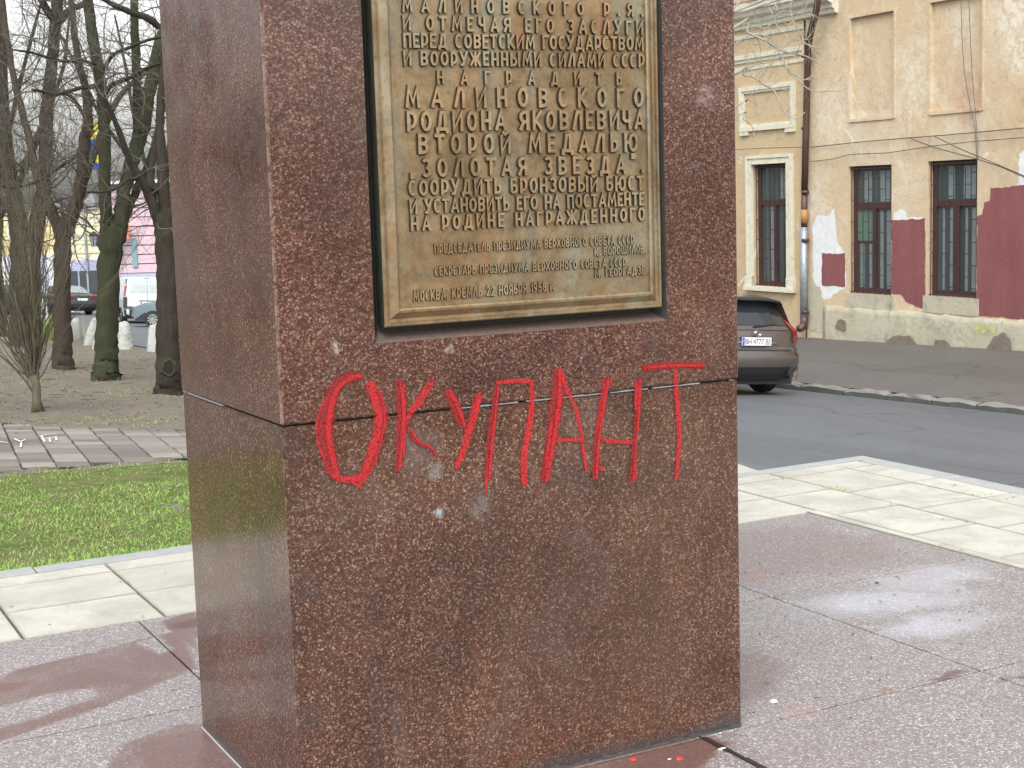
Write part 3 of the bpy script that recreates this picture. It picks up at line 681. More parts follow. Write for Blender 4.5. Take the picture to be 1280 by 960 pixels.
_glyph = {}
def _arc(cx, cy, rx, ry, a0, a1, n=7): return [(cx+rx*cos(radians(a0+(a1-a0)*k/n)), cy+ry*sin(radians(a0+(a1-a0)*k/n))) for k in range(n+1)]
def _bowl(x0, xm, y0, y1): return [(x0, y0)]+_arc(xm, (y0+y1)/2, 1-xm, (y1-y0)/2, -90, 90)+[(x0, y1)]
_ell = _arc(.5, .5, .5, .5, 90, 450, 16)
STR = {'А': (.66, [[(0, 0), (.5, 1), (1, 0)], [(.2, .27), (.8, .27)]]), 'Б': (.56, [[(.95, 1), (0, 1), (0, 0)], _bowl(0, .5, 0, .56)]),
 'В': (.58, [[(0, 0), (0, 1)], _bowl(0, .5, .52, 1), _bowl(0, .5, 0, .50)]), 'Г': (.48, [[(0, 0), (0, 1), (1, 1)]]),
 'Д': (.72, [[(0, -.14), (0, .02), (1, .02), (1, -.14)], [(.18, .02), (.42, 1), (.80, 1), (.80, .02)]]), 'Е': (.50, [[(1, 1), (0, 1), (0, 0), (1, 0)], [(0, .5), (.85, .5)]]),
 'Ж': (.86, [[(.5, 0), (.5, 1)], [(.02, 1), (.36, .5), (0, 0)], [(.98, 1), (.64, .5), (1, 0)], [(.36, .5), (.64, .5)]]),
 'З': (.54, [_arc(.45, .75, .52, .25, 150, -90, 9), _arc(.45, .25, .55, .25, 90, -150, 9)]), 'И': (.62, [[(0, 1), (0, 0), (1, 1), (1, 0)]]), 'Й': (.62, [[(0, .92), (0, 0), (1, .92), (1, 0)], [(.3, 1.16), (.5, 1.08), (.7, 1.16)]]),
 'К': (.60, [[(0, 0), (0, 1)], [(.95, 1), (.25, .5), (1, 0)], [(0, .5), (.28, .5)]]), 'Л': (.62, [[(0, 0), (.5, 1), (1, 1), (1, 0)]]), 'М': (.80, [[(0, 0), (.14, 1), (.5, .2), (.86, 1), (1, 0)]]),
 'Н': (.60, [[(0, 0), (0, 1)], [(1, 0), (1, 1)], [(0, .5), (1, .5)]]), 'О': (.62, [_ell]), 'П': (.60, [[(0, 0), (0, 1), (1, 1), (1, 0)]]), 'Р': (.56, [[(0, 0), (0, 1)], _bowl(0, .45, .16, 1)]),
 'С': (.58, [_arc(.5, .5, .5, .5, 48, 312, 14)]), 'Т': (.56, [[(0, 1), (1, 1)], [(.5, 1), (.5, 0)]]), 'У': (.62, [[(0, 1), (.5, .38)], [(1, 1), (.34, 0), (.08, 0)]]), 'Х': (.62, [[(0, 0), (1, 1)], [(0, 1), (1, 0)]]),
 'Ч': (.56, [[(0, 1), (0, .55), (.3, .42), (1, .42)], [(1, 1), (1, 0)]]), 'Ш': (.84, [[(0, 1), (0, 0), (1, 0), (1, 1)], [(.5, 1), (.5, 0)]]), 'Ь': (.54, [[(0, 1), (0, 0)], _bowl(0, .45, 0, .62)]),
 'Ы': (.80, [[(0, 1), (0, 0)], [(a*.62, b) for a, b in _bowl(0, .45, 0, .62)], [(1, 1), (1, 0)]]), 'Ю': (.88, [[(0, 0), (0, 1)], [(0, .5), (.4, .5)], [(.38+a*.62, b) for a, b in _ell]]),
 'Я': (.58, [[(1, 0), (1, 1)], [(1-a, b) for a, b in _bowl(0, .45, .42, 1)], [(.45, .42), (0, 0)]]), '2': (.54, [_arc(.5, .72, .5, .28, 160, -20, 7)+[(.05, 0), (1, 0)]]), '1': (.26, [[(0, .78), (1, 1), (1, 0)]]),
 '9': (.54, [_arc(.5, .68, .48, .32, 0, 360, 12), [(.98, .68), (.75, .1), (.3, 0)]]), '5': (.54, [[(.9, 1), (.15, 1), (.1, .55)]+_arc(.45, .3, .52, .3, 90, -140, 8)]), '8': (.54, [_arc(.5, .76, .42, .24, 0, 360, 10), _arc(.5, .26, .5, .27, 0, 360, 10)]),
 'г': (.36, [[(0, 0), (0, .6), (1, .6)]]), '.': (.17, [[(0, 0), (0, .03)]]), ',': (.18, [[(0, .05), (0, -.1)]]), '„': (.34, [[(0, .1), (0, -.08)], [(1, .1), (1, -.08)]]), '“': (.34, [[(0, 1.14), (0, .96)], [(1, 1.14), (1, .96)]])}
def _bars(v, f, mi, pts, t, yf, yb, draft, slot, dz=0.0):
    """one cast stroke: mitred bar with drafted sides"""
    n = len(pts); closed = hypot(pts[0][0]-pts[-1][0], pts[0][1]-pts[-1][1]) < 1e-4
    N = []
    for i, p in enumerate(pts):
        a = pts[i-1] if i > 0 else (pts[-2] if closed else None); b = pts[i+1] if i < n-1 else (pts[1] if closed else None)
        ds = []
        if a is not None: L = hypot(p[0]-a[0], p[1]-a[1]); ds.append(((p[0]-a[0])/L, (p[1]-a[1])/L))
        if b is not None: L = hypot(b[0]-p[0], b[1]-p[1]); ds.append(((b[0]-p[0])/L, (b[1]-p[1])/L))
        nx = -sum(d[1] for d in ds)/len(ds); ny = sum(d[0] for d in ds)/len(ds); L = max(.42, hypot(nx, ny)); nx /= L*hypot(nx, ny) or 1; ny /= L*hypot(nx*L, ny*1) if False else 1
        m_ = hypot(-sum(d[1] for d in ds)/len(ds), sum(d[0] for d in ds)/len(ds)) or 1e-6
        ux, uy = -sum(d[1] for d in ds)/len(ds)/m_, sum(d[0] for d in ds)/len(ds)/m_; k = 1/max(.5, m_)
        N.append((ux*k, uy*k))
    b0 = len(v); h = t/2
    for (x, y), (nx, ny) in zip(pts, N):
        for (sg, yy, hh) in ((1, yf, h*draft), (-1, yf, h*draft), (1, yb, h), (-1, yb, h)): v.append((x+sg*nx*hh, yy, y+sg*ny*hh+dz))
    for i in range(n-1):
        a = b0+4*i; c = a+4; f.append((a, a+1, c+1, c)); mi.append(slot)
        if yb != yf: f.append((a+2, a, c, c+2)); f.append((a+1, a+3, c+3, c+1)); mi += [slot, slot]
    if yb != yf and not closed:
        a = b0; c = b0+4*(n-1); f.append((a, a+2, a+3, a+1)); f.append((c, c+1, c+3, c+2)); mi += [slot, slot]
def glyph(ch):
    if ch in _glyph: return _glyph[ch]
    wd, strokes = STR[ch]; t = .190; v = []; f = []; mi = []
    for i, st in enumerate(strokes):
        q = [(t/2+x*(wd-t), t/2+y*(1-t)) for x, y in st]
        if len(q) == 2:      # run the free ends out to the letter's edge
            (ax, ay), (bx, by) = q; L = hypot(bx-ax, by-ay) or 1; e = t*.5 if ch not in 'ЕКНАЮТ' or i == 0 else t*.3; ex, ey = (bx-ax)/L*e, (by-ay)/L*e; q = [(ax-ex, ay-ey), (bx+ex, by+ey)]
        else:
            def ext(p, r_): L = hypot(p[0]-r_[0], p[1]-r_[1]); return (p[0]+(p[0]-r_[0])/L*t*.5, p[1]+(p[1]-r_[1])/L*t*.5)
            if hypot(q[0][0]-q[-1][0], q[0][1]-q[-1][1]) > 1e-4 and ch not in 'ЗСБВРЬЫЯ': q = [ext(q[0], q[1])]+q[1:-1]+[ext(q[-1], q[-2])]
        _bars(v, f, mi, q, t, -.5+.012*i, .5, .86, 0)
        _bars(v, f, mi, q, t+.10, .10+.006*i, .10+.006*i, 1, 1, -.025)  # wider dark sheet set lower, paints the letter's shadow on the field
    me = bpy.data.meshes.new('letter'); me.from_pydata(v, [], f); me.materials.append(BRONZE_L); me.materials.append(GRIME_SHADE)
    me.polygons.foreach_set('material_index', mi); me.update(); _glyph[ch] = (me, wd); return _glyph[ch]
LINES = [
 ("МАЛИНОВСКОГО Р.Я.", 501.9, 15, 803, 21, 17.5, 1.0, 1), ("И ОТМЕЧАЯ ЕГО ЗАСЛУГИ", 502.5, 38, 803, 43.8, 18.5, 1.0, 1),
 ("ПЕРЕД СОВЕТСКИМ ГОСУДАРСТВОМ", 503.4, 60, 804, 63.4, 18.2, 1.0, 1), ("И ВООРУЖЕННЫМИ СИЛАМИ СССР", 503.4, 82, 805, 84.6, 18, 1.0, 1),
 ("НАГРАДИТЬ", 545.6, 105.6, 777, 107, 17, 1.0, 1), ("МАЛИНОВСКОГО", 506, 135, 804, 134.4, 25.5, 1.0, 1), ("РОДИОНА ЯКОВЛЕВИЧА", 508, 164.8, 805, 161.6, 25, 1.0, 1),
 ("ВТОРОЙ МЕДАЛЬЮ", 522, 193.2, 797, 190, 25, 1.0, 1), ("„ЗОЛОТАЯ ЗВЕЗДА“.", 512, 222.5, 804, 216.5, 23.5, 1.0, 1), ("СООРУДИТЬ БРОНЗОВЫЙ БЮСТ", 510, 245.3, 804, 238, 19.5, 1.0, 1),
 ("И УСТАНОВИТЬ ЕГО НА ПОСТАМЕНТЕ", 511, 268, 805, 257, 18, 1.0, 1), ("НА РОДИНЕ НАГРАЖДЕННОГО", 512.8, 289, 805.6, 276, 18, 1.0, 1),
 ("ПРЕДСЕДАТЕЛЬ ПРЕЗИДИУМА ВЕРХОВНОГО СОВЕТА СССР", 543, 317.2, 792.5, 304.7, 11.4, .95, 0), ("К. ВОРОШИЛОВ", 743, 320.4, 805, 316, 10.6, .95, 0),
 ("СЕКРЕТАРЬ ПРЕЗИДИУМА ВЕРХОВНОГО СОВЕТА СССР", 543, 345.3, 783, 333, 11.2, .95, 0), ("М. ГЕОРГАДЗЕ", 743, 347, 806, 343, 10.6, .95, 0), ("МОСКВА, КРЕМЛЬ 22 НОЯБРЯ 1958 г.", 516.5, 377.2, 693, 364, 13.2, .95, 0)]
PQI = Matrix.Translation(-Vector(plq.location))
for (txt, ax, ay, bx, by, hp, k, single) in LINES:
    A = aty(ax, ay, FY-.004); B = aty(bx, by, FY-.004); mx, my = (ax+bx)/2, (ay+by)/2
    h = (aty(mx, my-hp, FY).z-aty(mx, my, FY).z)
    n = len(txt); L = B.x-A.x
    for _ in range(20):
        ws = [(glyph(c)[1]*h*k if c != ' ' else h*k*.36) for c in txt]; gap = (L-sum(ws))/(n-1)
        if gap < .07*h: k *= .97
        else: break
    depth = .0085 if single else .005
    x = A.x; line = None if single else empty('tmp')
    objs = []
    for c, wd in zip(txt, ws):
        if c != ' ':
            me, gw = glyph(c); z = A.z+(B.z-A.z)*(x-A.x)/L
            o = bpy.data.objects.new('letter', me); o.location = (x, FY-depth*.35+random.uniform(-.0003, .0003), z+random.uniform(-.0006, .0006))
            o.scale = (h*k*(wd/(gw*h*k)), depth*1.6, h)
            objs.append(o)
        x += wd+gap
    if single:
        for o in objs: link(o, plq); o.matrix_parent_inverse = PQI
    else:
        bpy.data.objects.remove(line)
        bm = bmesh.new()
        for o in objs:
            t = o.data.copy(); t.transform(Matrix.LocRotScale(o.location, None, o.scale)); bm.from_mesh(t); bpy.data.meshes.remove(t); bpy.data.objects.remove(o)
        me = bpy.data.meshes.new('inscription_line'); bm.to_mesh(me); bm.free(); me.materials.append(BRONZE_L); me.materials.append(GRIME_SHADE)
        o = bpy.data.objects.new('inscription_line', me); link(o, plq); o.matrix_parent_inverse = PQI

# ------------------------------------------------------------------ street building
bd = Vector((sin(YAW-YB), cos(YAW-YB), 0)); bn = Vector((bd.y, -bd.x, 0)); BP0 = Vector((19.608, 15.583, 0))
def BW(s, z, off=0.0): return BP0+bd*s-bn*off+Vector((0, 0, z))     # off = towards the street
house = empty('street_house', BW(6.1, -1.46), label='old ochre house with peeling plaster, barred windows and maroon paint patches', cat='house')
def hb(o): o.parent = house; o.matrix_parent_inverse = Matrix.Translation(-Vector(house.location)); return o
def facade(name, s0, s1, z0, z1, holes, mat, off=0.0, edge=None):
    """wall face with recesses: holes (s0,s1,z0,z1,depth,closed)"""
    ss = sorted(set([s0, s1]+[h[0] for h in holes]+[h[1] for h in holes])); zs = sorted(set([z0, z1]+[h[2] for h in holes]+[h[3] for h in holes]))
    m = MB()
    for a, b in zip(ss, ss[1:]):
        for c, d in zip(zs, zs[1:]):
            if any(h[0] <= a and b <= h[1] and h[2] <= c and d <= h[3] for h in holes): continue
            m.face([BW(b, c, off), BW(a, c, off), BW(a, d, off), BW(b, d, off)])
    for (a, b, c, d, dep, closed) in holes:
        q = [(a, c), (b, c), (b, d), (a, d)]
        for i in range(4):
            u, v = q[i], q[(i+1) % 4]
            m.face([BW(*u, off), BW(*v, off), BW(*v, off-dep), BW(*u, off-dep)])
        if closed: m.face([BW(b, c, off-dep), BW(a, c, off-dep), BW(a, d, off-dep), BW(b, d, off-dep)])
    return hb(m.build(name, mat))
w2 = (3.405, 4.72, -.42, 2.225); w3 = (1.05, 2.37, -.375, 2.25); w1 = (6.70, 7.99, -.39, 2.373); w0 = (9.9, 11.2, -.39, 2.373); w4 = (-1.3, .0, -.35, 2.25)
w4 = (-2.6, -1.3, -.36, 2.26); w5 = (12.9, 14.2, -.39, 2.373)
facade('wall', -6, 6.12, -2.2, 6.25, [(*w2, .26, 0), (*w3, .26, 0), (*w4, .26, 0), (3.335, 4.655, 3.19, 5.245, .075, 1), (.95, 2.30, 3.19, 5.26, .075, 1), (-2.7, -1.35, 3.19, 5.26, .075, 1)], PL_R, 0)
facade('wall', 6.12, 22, -2.6, 6.25, [(*w1, .26, 0), (*w0, .26, 0), (*w5, .26, 0)], PL_L, .04)
def hbox(m, s0, s1, z0, z1, o0, o1):
    q = [BW(s0, z0, o0), BW(s1, z0, o0), BW(s1, z0, o1), BW(s0, z0, o1), BW(s0, z1, o0), BW(s1, z1, o0), BW(s1, z1, o1), BW(s0, z1, o1)]
    b = len(m.v); m.v += [tuple(p) for p in q]
    for f in ((0, 1, 2, 3), (4, 7, 6, 5), (0, 4, 5, 1), (1, 5, 6, 2), (2, 6, 7, 3), (3, 7, 4, 0)): m.f.append([b+k for k in f]); m.m.append(m.cur)
m = MB(); hbox(m, -6, 22, -2.6, 6.25, -9, -8.7); hbox(m, 21.8, 22, -2.6, 6.25, -9, .03); hbox(m, -6.2, -6.0, -2.6, 6.25, -9, -.01); hb(m.build('back_wall', PL_R))
m = MB(); m.face([BW(-6.3, 6.2, .06), BW(5.2, 6.2, .06), BW(5.2, 7.3, -4.5), BW(-6.3, 7.3, -4.5)]); m.face([BW(5.2, 5.95, .42), BW(22.3, 5.95, .42), BW(22.3, 7.3, -4.5), BW(5.2, 7.3, -4.5)])
m.face([BW(-6.3, 7.3, -4.5), BW(22.3, 7.3, -4.5), BW(22.3, 6.2, -9.2), BW(-6.3, 6.2, -9.2)]); hb(m.build('roof', ROOF))
# cornice and mouldings on the left part
def mould(name, s0, s1, prof, mat=TRIM):
    m = MB()
    A = [BW(s0, z, o) for o, z in prof]; B = [BW(s1, z, o) for o, z in prof]
    for i in range(len(prof)-1): m.face([B[i], A[i], A[i+1], B[i+1]])
    m.face(A); m.face(B[::-1]); return hb(m.build(name, mat))
mould('cornice', 5.03, 22.2, [(-.01, 5.40), (.10, 5.42), (.12, 5.50), (.16, 5.52), (.17, 5.60), (.30, 5.66), (.34, 5.76), (.40, 5.78), (.41, 5.94), (-.01, 5.97)])
mould('frieze_band', 6.14, 22.1, [(.03, 5.20), (.075, 5.21), (.085, 5.30), (.03, 5.31)])
mould('architrave', 6.14, 22.1, [(.03, 4.66), (.07, 4.67), (.075, 4.73), (.11, 4.75), (.115, 4.84), (.03, 4.86)])
mould('architrave', 6.14, 22.1, [(.03, 4.50), (.06, 4.51), (.065, 4.58), (.03, 4.59)])
# windows
def window(s0, s1, z0, z1, off, kind, surround):
    nm = MB(); e = .05; d0 = off-.20; d1 = off-.13
    fr = MB(); zt = z0+(z1-z0)*.665
    hbox(fr, s0, s0+.10, z0, z1, d0, d1); hbox(fr, s1-.10, s1, z0, z1, d0, d1); hbox(fr, s0+.10, s1-.10, z0, z0+.10, d0, d1); hbox(fr, s0+.10, s1-.10, z1-.09, z1, d0, d1)
    f = hb(fr.build('window', WFRAME))
    t = MB(); hbox(t, s0+.10, s1-.10, zt, zt+.12, d0+.005, d1+.012); t.build('transom', WFRAME, f)
    mu = MB(); c = (s0+s1)/2; hbox(mu, c-.055, c+.055, z0+.10, zt, d0+.005, d1+.007); mu.build('mullion', WFRAME, f)
    for (a, b, c0, c1, g) in ((s0+.10, c-.055, z0+.10, zt, 0), (c+.055, s1-.10, z0+.10, zt, 1), (s0+.10, s1-.10, zt+.12, z1-.09, 2)):
        p = MB(); hbox(p, a, b, c0, c1, d0+.01, d0+.03); p.build('pane', GLASS, f)
        if g == 1 and kind == 2:      # board behind the upper left pane (left in view = larger s)
            q = MB(); hbox(q, a+.02, b, c0+(c1-c0)*.60, c1, d0+.031, d0+.038); q.build('green_board', GREENPANE, f)
            q = MB(); hbox(q, a, b, c0+(c1-c0)*.57, c0+(c1-c0)*.60, d0+.031, d0+.045); q.build('glazing_bar', WFRAME, f)
        r = random.Random(int(a*100))
        for kk in range(2 if kind != 1 else 1):
            ww = (b-a)*r.uniform(.14, .30); aa = a+(b-a)*(.08+.5*kk)+r.uniform(0, .05)
            q = MB(); hbox(q, aa, aa+ww, c0+.02, c1-.02, d0+.031, d0+.036); q.build('curtain', CURTAIN, f)
    # iron grille
    gl = MB(); o0 = off-.045; n = 9 if kind == 3 else 8
    xs = [s0+.05+(s1-s0-.10)*i/(n-1) for i in range(n)]
    for x in xs: gl.tube([BW(x, z0-.02, o0), BW(x, z1-.02, o0)], .0095, 5)
    for z in (z0+.03, z1-.06): gl.tube([BW(s0+.02, z, o0+.012), BW(s1-.02, z, o0+.012)], .010, 5)
    r = random.Random(int(s0*10))
    for i in range(n-1):
        zz = z0+.18+(.22 if i % 2 else 0)
        while zz < z1-.15:
            gl.tube([BW(xs[i], zz, o0), BW(xs[i+1], zz, o0)], .008, 4); zz += .44
    gl.build('grille', BARS, f)
    si = MB()
    if surround:
        si.cur = 0
        for (a, b, o) in ((.0, .075, .075), (.075, .13, .055), (.13, .20, .085)):
            hbox(si, s0-b, s0-a, z0-.0, z1+b, off, off+o); hbox(si, s1+a, s1+b, z0-.0, z1+b, off, off+o); hbox(si, s0-a, s1+a, z1+a, z1+b, off, off+o)
        hbox(si, s0-.26, s1+.26, z0-.10, z0-.0, off, off+.13)
        hbox(si, s1+.0, s1+.25, z0+.0, z0+.22, off+.0, off+.095); hbox(si, s0-.25, s0-.0, z0+.0, z0+.22, off+.0, off+.095)
        si.build('surround', TRIM, f)
    else:
        hbox(si, s0-.08, s1+.10, z0-.33, z0-.0, off-.02, off+.022); si.build('sill', PLINTH, f)
    return f
window(*w1, .04, 1, True); window(*w0, .04, 1, True); window(*w5, .04, 1, True); window(*w2, 0, 2, False); window(*w3, 0, 3, False); window(*w4, 0, 3, False)
# framed blind panels over the left windows
for (a, b) in ((6.42, 8.43), (9.62, 11.6), (12.6, 14.6)):
    m = MB()
    for (i0, i1, o) in ((0, .10, .11), (.10, .15, .085)):
        hbox(m, a+i0, a+i1, 3.13+i0, 4.13-i0, .04, o); hbox(m, b-i1, b-i0, 3.13+i0, 4.13-i0, .04, o)
        hbox(m, a+i1, b-i1, 3.13+i0, 3.13+i1, .04, o); hbox(m, a+i1, b-i1, 4.13-i1, 4.13-i0, .04, o)
    hbox(m, a+.0, a+.32, 3.04, 3.129, .04, .10); hbox(m, b-.32, b-.0, 3.04, 3.129, .04, .10)
    hb(m.build('panel_frame', TRIM))
# raised rims round the blind panels of the right part
for (a, b, zt_) in ((3.335, 4.655, 5.245), (.95, 2.30, 5.26), (-2.7, -1.35, 5.26)):
    m = MB(); hbox(m, a-.05, a, 3.14, zt_+.04, 0, .018); hbox(m, b, b+.05, 3.14, zt_+.04, 0, .018); hbox(m, a, b, zt_, zt_+.04, 0, .022); hbox(m, a, b, 3.13, 3.19, 0, .03); hb(m.build('panel_rim', PL_R))
YSP = NT('yellow_spray'); YSP = YSP.fin((.50, .53, .18), .8, alpha=YSP.ramp(YSP.noise(9, 6, .8), [(.40, 0.0), (.58, .75)]))
# jagged paint and plaster patches (thin coats on the wall)
def patch(name, pts, mat, off, seed, amp=.03, step=.035):
    r = random.Random(seed); out = []; wx = wy = 0
    for (a, b), (c, d) in zip(pts, pts[1:]+pts[:1]):
        L = hypot(c-a, d-b); n = max(1, int(L/step))
        for k in range(n):
            t = k/n; wx = wx*.75+r.uniform(-amp, amp)*.6; wy = wy*.75+r.uniform(-amp, amp)*.6; out.append((a+(c-a)*t+wx, b+(d-b)*t+wy))
    bm = bmesh.new(); vs = [bm.verts.new(BW(s, z, off)) for s, z in out]
    f = bm.faces.new(vs); f.normal_update()
    if f.normal.dot(-bn) < 0: f.normal_flip()
    bmesh.ops.triangulate(bm, faces=[f])
    me = bpy.data.meshes.new(name); bm.to_mesh(me); bm.free(); me.materials.append(mat)
    o = bpy.data.objects.new(name, me); COL.objects.link(o); return hb(o)
patch('white_patch', [(5.93, .95), (5.75, 1.22), (5.35, 1.22), (5.18, 1.35), (5.08, .7), (4.83, .35), (4.82, -.30), (5.45, -.62), (5.85, -.45), (5.90, .1)], WHITEWASH, .004, 1)
patch('maroon_patch', [(5.60, .40), (4.82, .40), (4.82, -.30), (5.60, -.30)], MAROON, .008, 2, .015)
patch('maroon_patch', [(3.395, 1.11), (2.42, 1.13), (2.42, -.60), (2.55, -.62), (2.95, -.52), (3.1, -.40), (3.395, -.36)], MAROON, .008, 3, .018)
patch('white_patch', [(3.36, 1.12), (3.33, 1.28), (3.1, 1.33), (2.97, 1.28), (2.92, 1.16), (2.45, 1.18), (2.45, 1.10), (3.36, 1.08)], WHITEWASH, .004, 4, .02)
patch('maroon_patch', [(1.045, 1.16), (.90, 1.2), (.86, 1.45), (.72, 1.47), (.70, 1.70), (-1.25, 1.75), (-1.25, -.69), (1.20, -.69), (1.12, -.4), (1.045, -.35)], MAROON, .008, 5, .018)
patch('white_patch', [(.05, 1.72), (.0, 2.3), (-.25, 2.4), (-.3, 1.75)], WHITEWASH, .004, 6, .04)
m = MB(); rpz = random.Random(8); s = -6.0; top = []
while s < 6.0: top.append((s, -.74+rpz.uniform(-.025, .025), .055+rpz.uniform(-.012, .015))); s += .16
top.append((5.5, -.75, .05))
prev = None
for (s, zt_, o_) in [t for t in top if t[0] <= 5.5]:
    base = BASEZ(15.58+s)-.3
    col = [BW(s, zt_+.015, 0), BW(s, zt_, o_), BW(s, zt_-.1, o_+.012), BW(s, (zt_+base)/2, o_+rpz.uniform(0, .03)), BW(s, base, o_+.03)]
    if prev:
        for k in range(4): m.face([col[k], prev[k], prev[k+1], col[k+1]])
    prev = col
m.face(prev[::-1]+[BW(5.5, prev[-1].z, 0)]); hb(m.build('plinth', PLINTH, smooth=True, weld=True))
for pts, sd in (([(5.05, -1.20), (4.98, -1.0), (4.75, -.98), (4.70, -1.22)], 11), ([(3.55, -1.40), (3.2, -1.22), (2.75, -1.18), (2.5, -1.40)], 12), ([(2.1, -1.42), (2.05, -1.2), (1.7, -1.25), (1.5, -1.42)], 13),
                ([(.75, -1.38), (.5, -1.05), (.25, -.95), (.08, -1.1), (.02, -1.38)], 14)):
    patch('broken_plaster', pts, BROKEN, .094, sd, .025)
patch('yellow_spray', [(1.0, -.80), (.95, -.98), (.75, -1.02), (.62, -.92), (.5, -1.04), (.42, -.84), (.7, -.82)], YSP, .094, 15, .04)
patch('loose_plaster', [(6.02, -.1), (6.02, -1.3), (5.56, -1.3), (5.55, -.75), (5.7, -.3)], PLINTH, .006, 16, .05)

# drain pipe in three lengths
pipe = empty('drain_pipe', BW(6.15, -1.3, .12), label='brown and zinc drain pipe running down between the two house fronts', cat='drain pipe')
pe = lambda o: under(o, pipe)
def pp(px, py, off=.13):
    r = ray(px, py); p0 = BP0-bn*off; t = ((p0-CAM).dot(bn))/(r.dot(bn)); return CAM+r*t
def tube(name, pts, rad, mat, par, n=10, smooth=True):
    m = MB(); m.tube(pts, rad, n); o = m.build(name, mat, smooth=smooth); return under(o, par)
tube('pipe_top', [pp(1025, -30, .56), pp(1022, 2, .55), pp(1020, 14, .53), pp(1013, 42, .3), pp(1010, 60, .16), pp(1007.5, 160), pp(1005.5, 240)], .073, PIPE_B, pipe)
tube('pipe_middle', [pp(1005.5, 239), pp(1005, 285)], .070, PIPE_B, pipe)
tube('pipe_collar', [pp(1005.6, 262), pp(1005.4, 279)], .078, PIPE_O, pipe)
tube('pipe_lower', [pp(1005, 284), pp(1004.7, 398)], .082, PIPE_Z, pipe)
tube('pipe_foot', [pp(1005, 396), pp(1005, 404), pp(1003, 409, .17), pp(999, 411, .30)], [.086, .086, .082, .08], PIPE_B, pipe)
for py in (70, 160, 240, 300, 390): tube('bracket', [pp(1006.5, py-2), pp(1006.5, py+2)], .088, PIPE_B, pipe)
# cables
def cable(pts, label, off=.05, r=.009):
    m = MB(); q = [pp(px, py, off) for px, py in pts]; m.tube(q, r, 4)
    o = m.build('cable', CABLE); o['label'] = label; o['category'] = 'cable'; return o
cable([(1013, 184), (1080, 177), (1140, 172), (1180, 169), (1225, 165), (1290, 159)], 'upper wall cable sagging across the ochre front above the barred windows', .05)
cable([(1013, 202), (1040, 199), (1062, 193), (1110, 191), (1170, 182), (1215, 177), (1290, 171)], 'lower wall cable sagging across the ochre front above the barred windows', .06, .0075)
cable([(1201, -5), (1203, 60), (1206, 95), (1213, 135), (1219, 160), (1221, 198)], 'left of two cables hanging down the house front over the blind panel', .07)
cable([(1211, -5), (1213, 50), (1215, 90), (1219, 140), (1222, 180), (1222.5, 200)], 'right of two cables hanging down the house front over the blind panel', .09)
cable([(1135, 172), (1170, 185), (1215, 197), (1250, 208), (1290, 226)], 'cable slanting down from the wall cable over the right barred window', .08)
cable([(1167, 170), (1200, 186), (1250, 207), (1290, 224)], 'second slanting cable, starting further right on the wall cable', .10)
cable([(919, 187), (960, 185), (1003, 184)], 'short cable stretched over the framed window of the house', .16, .0075)

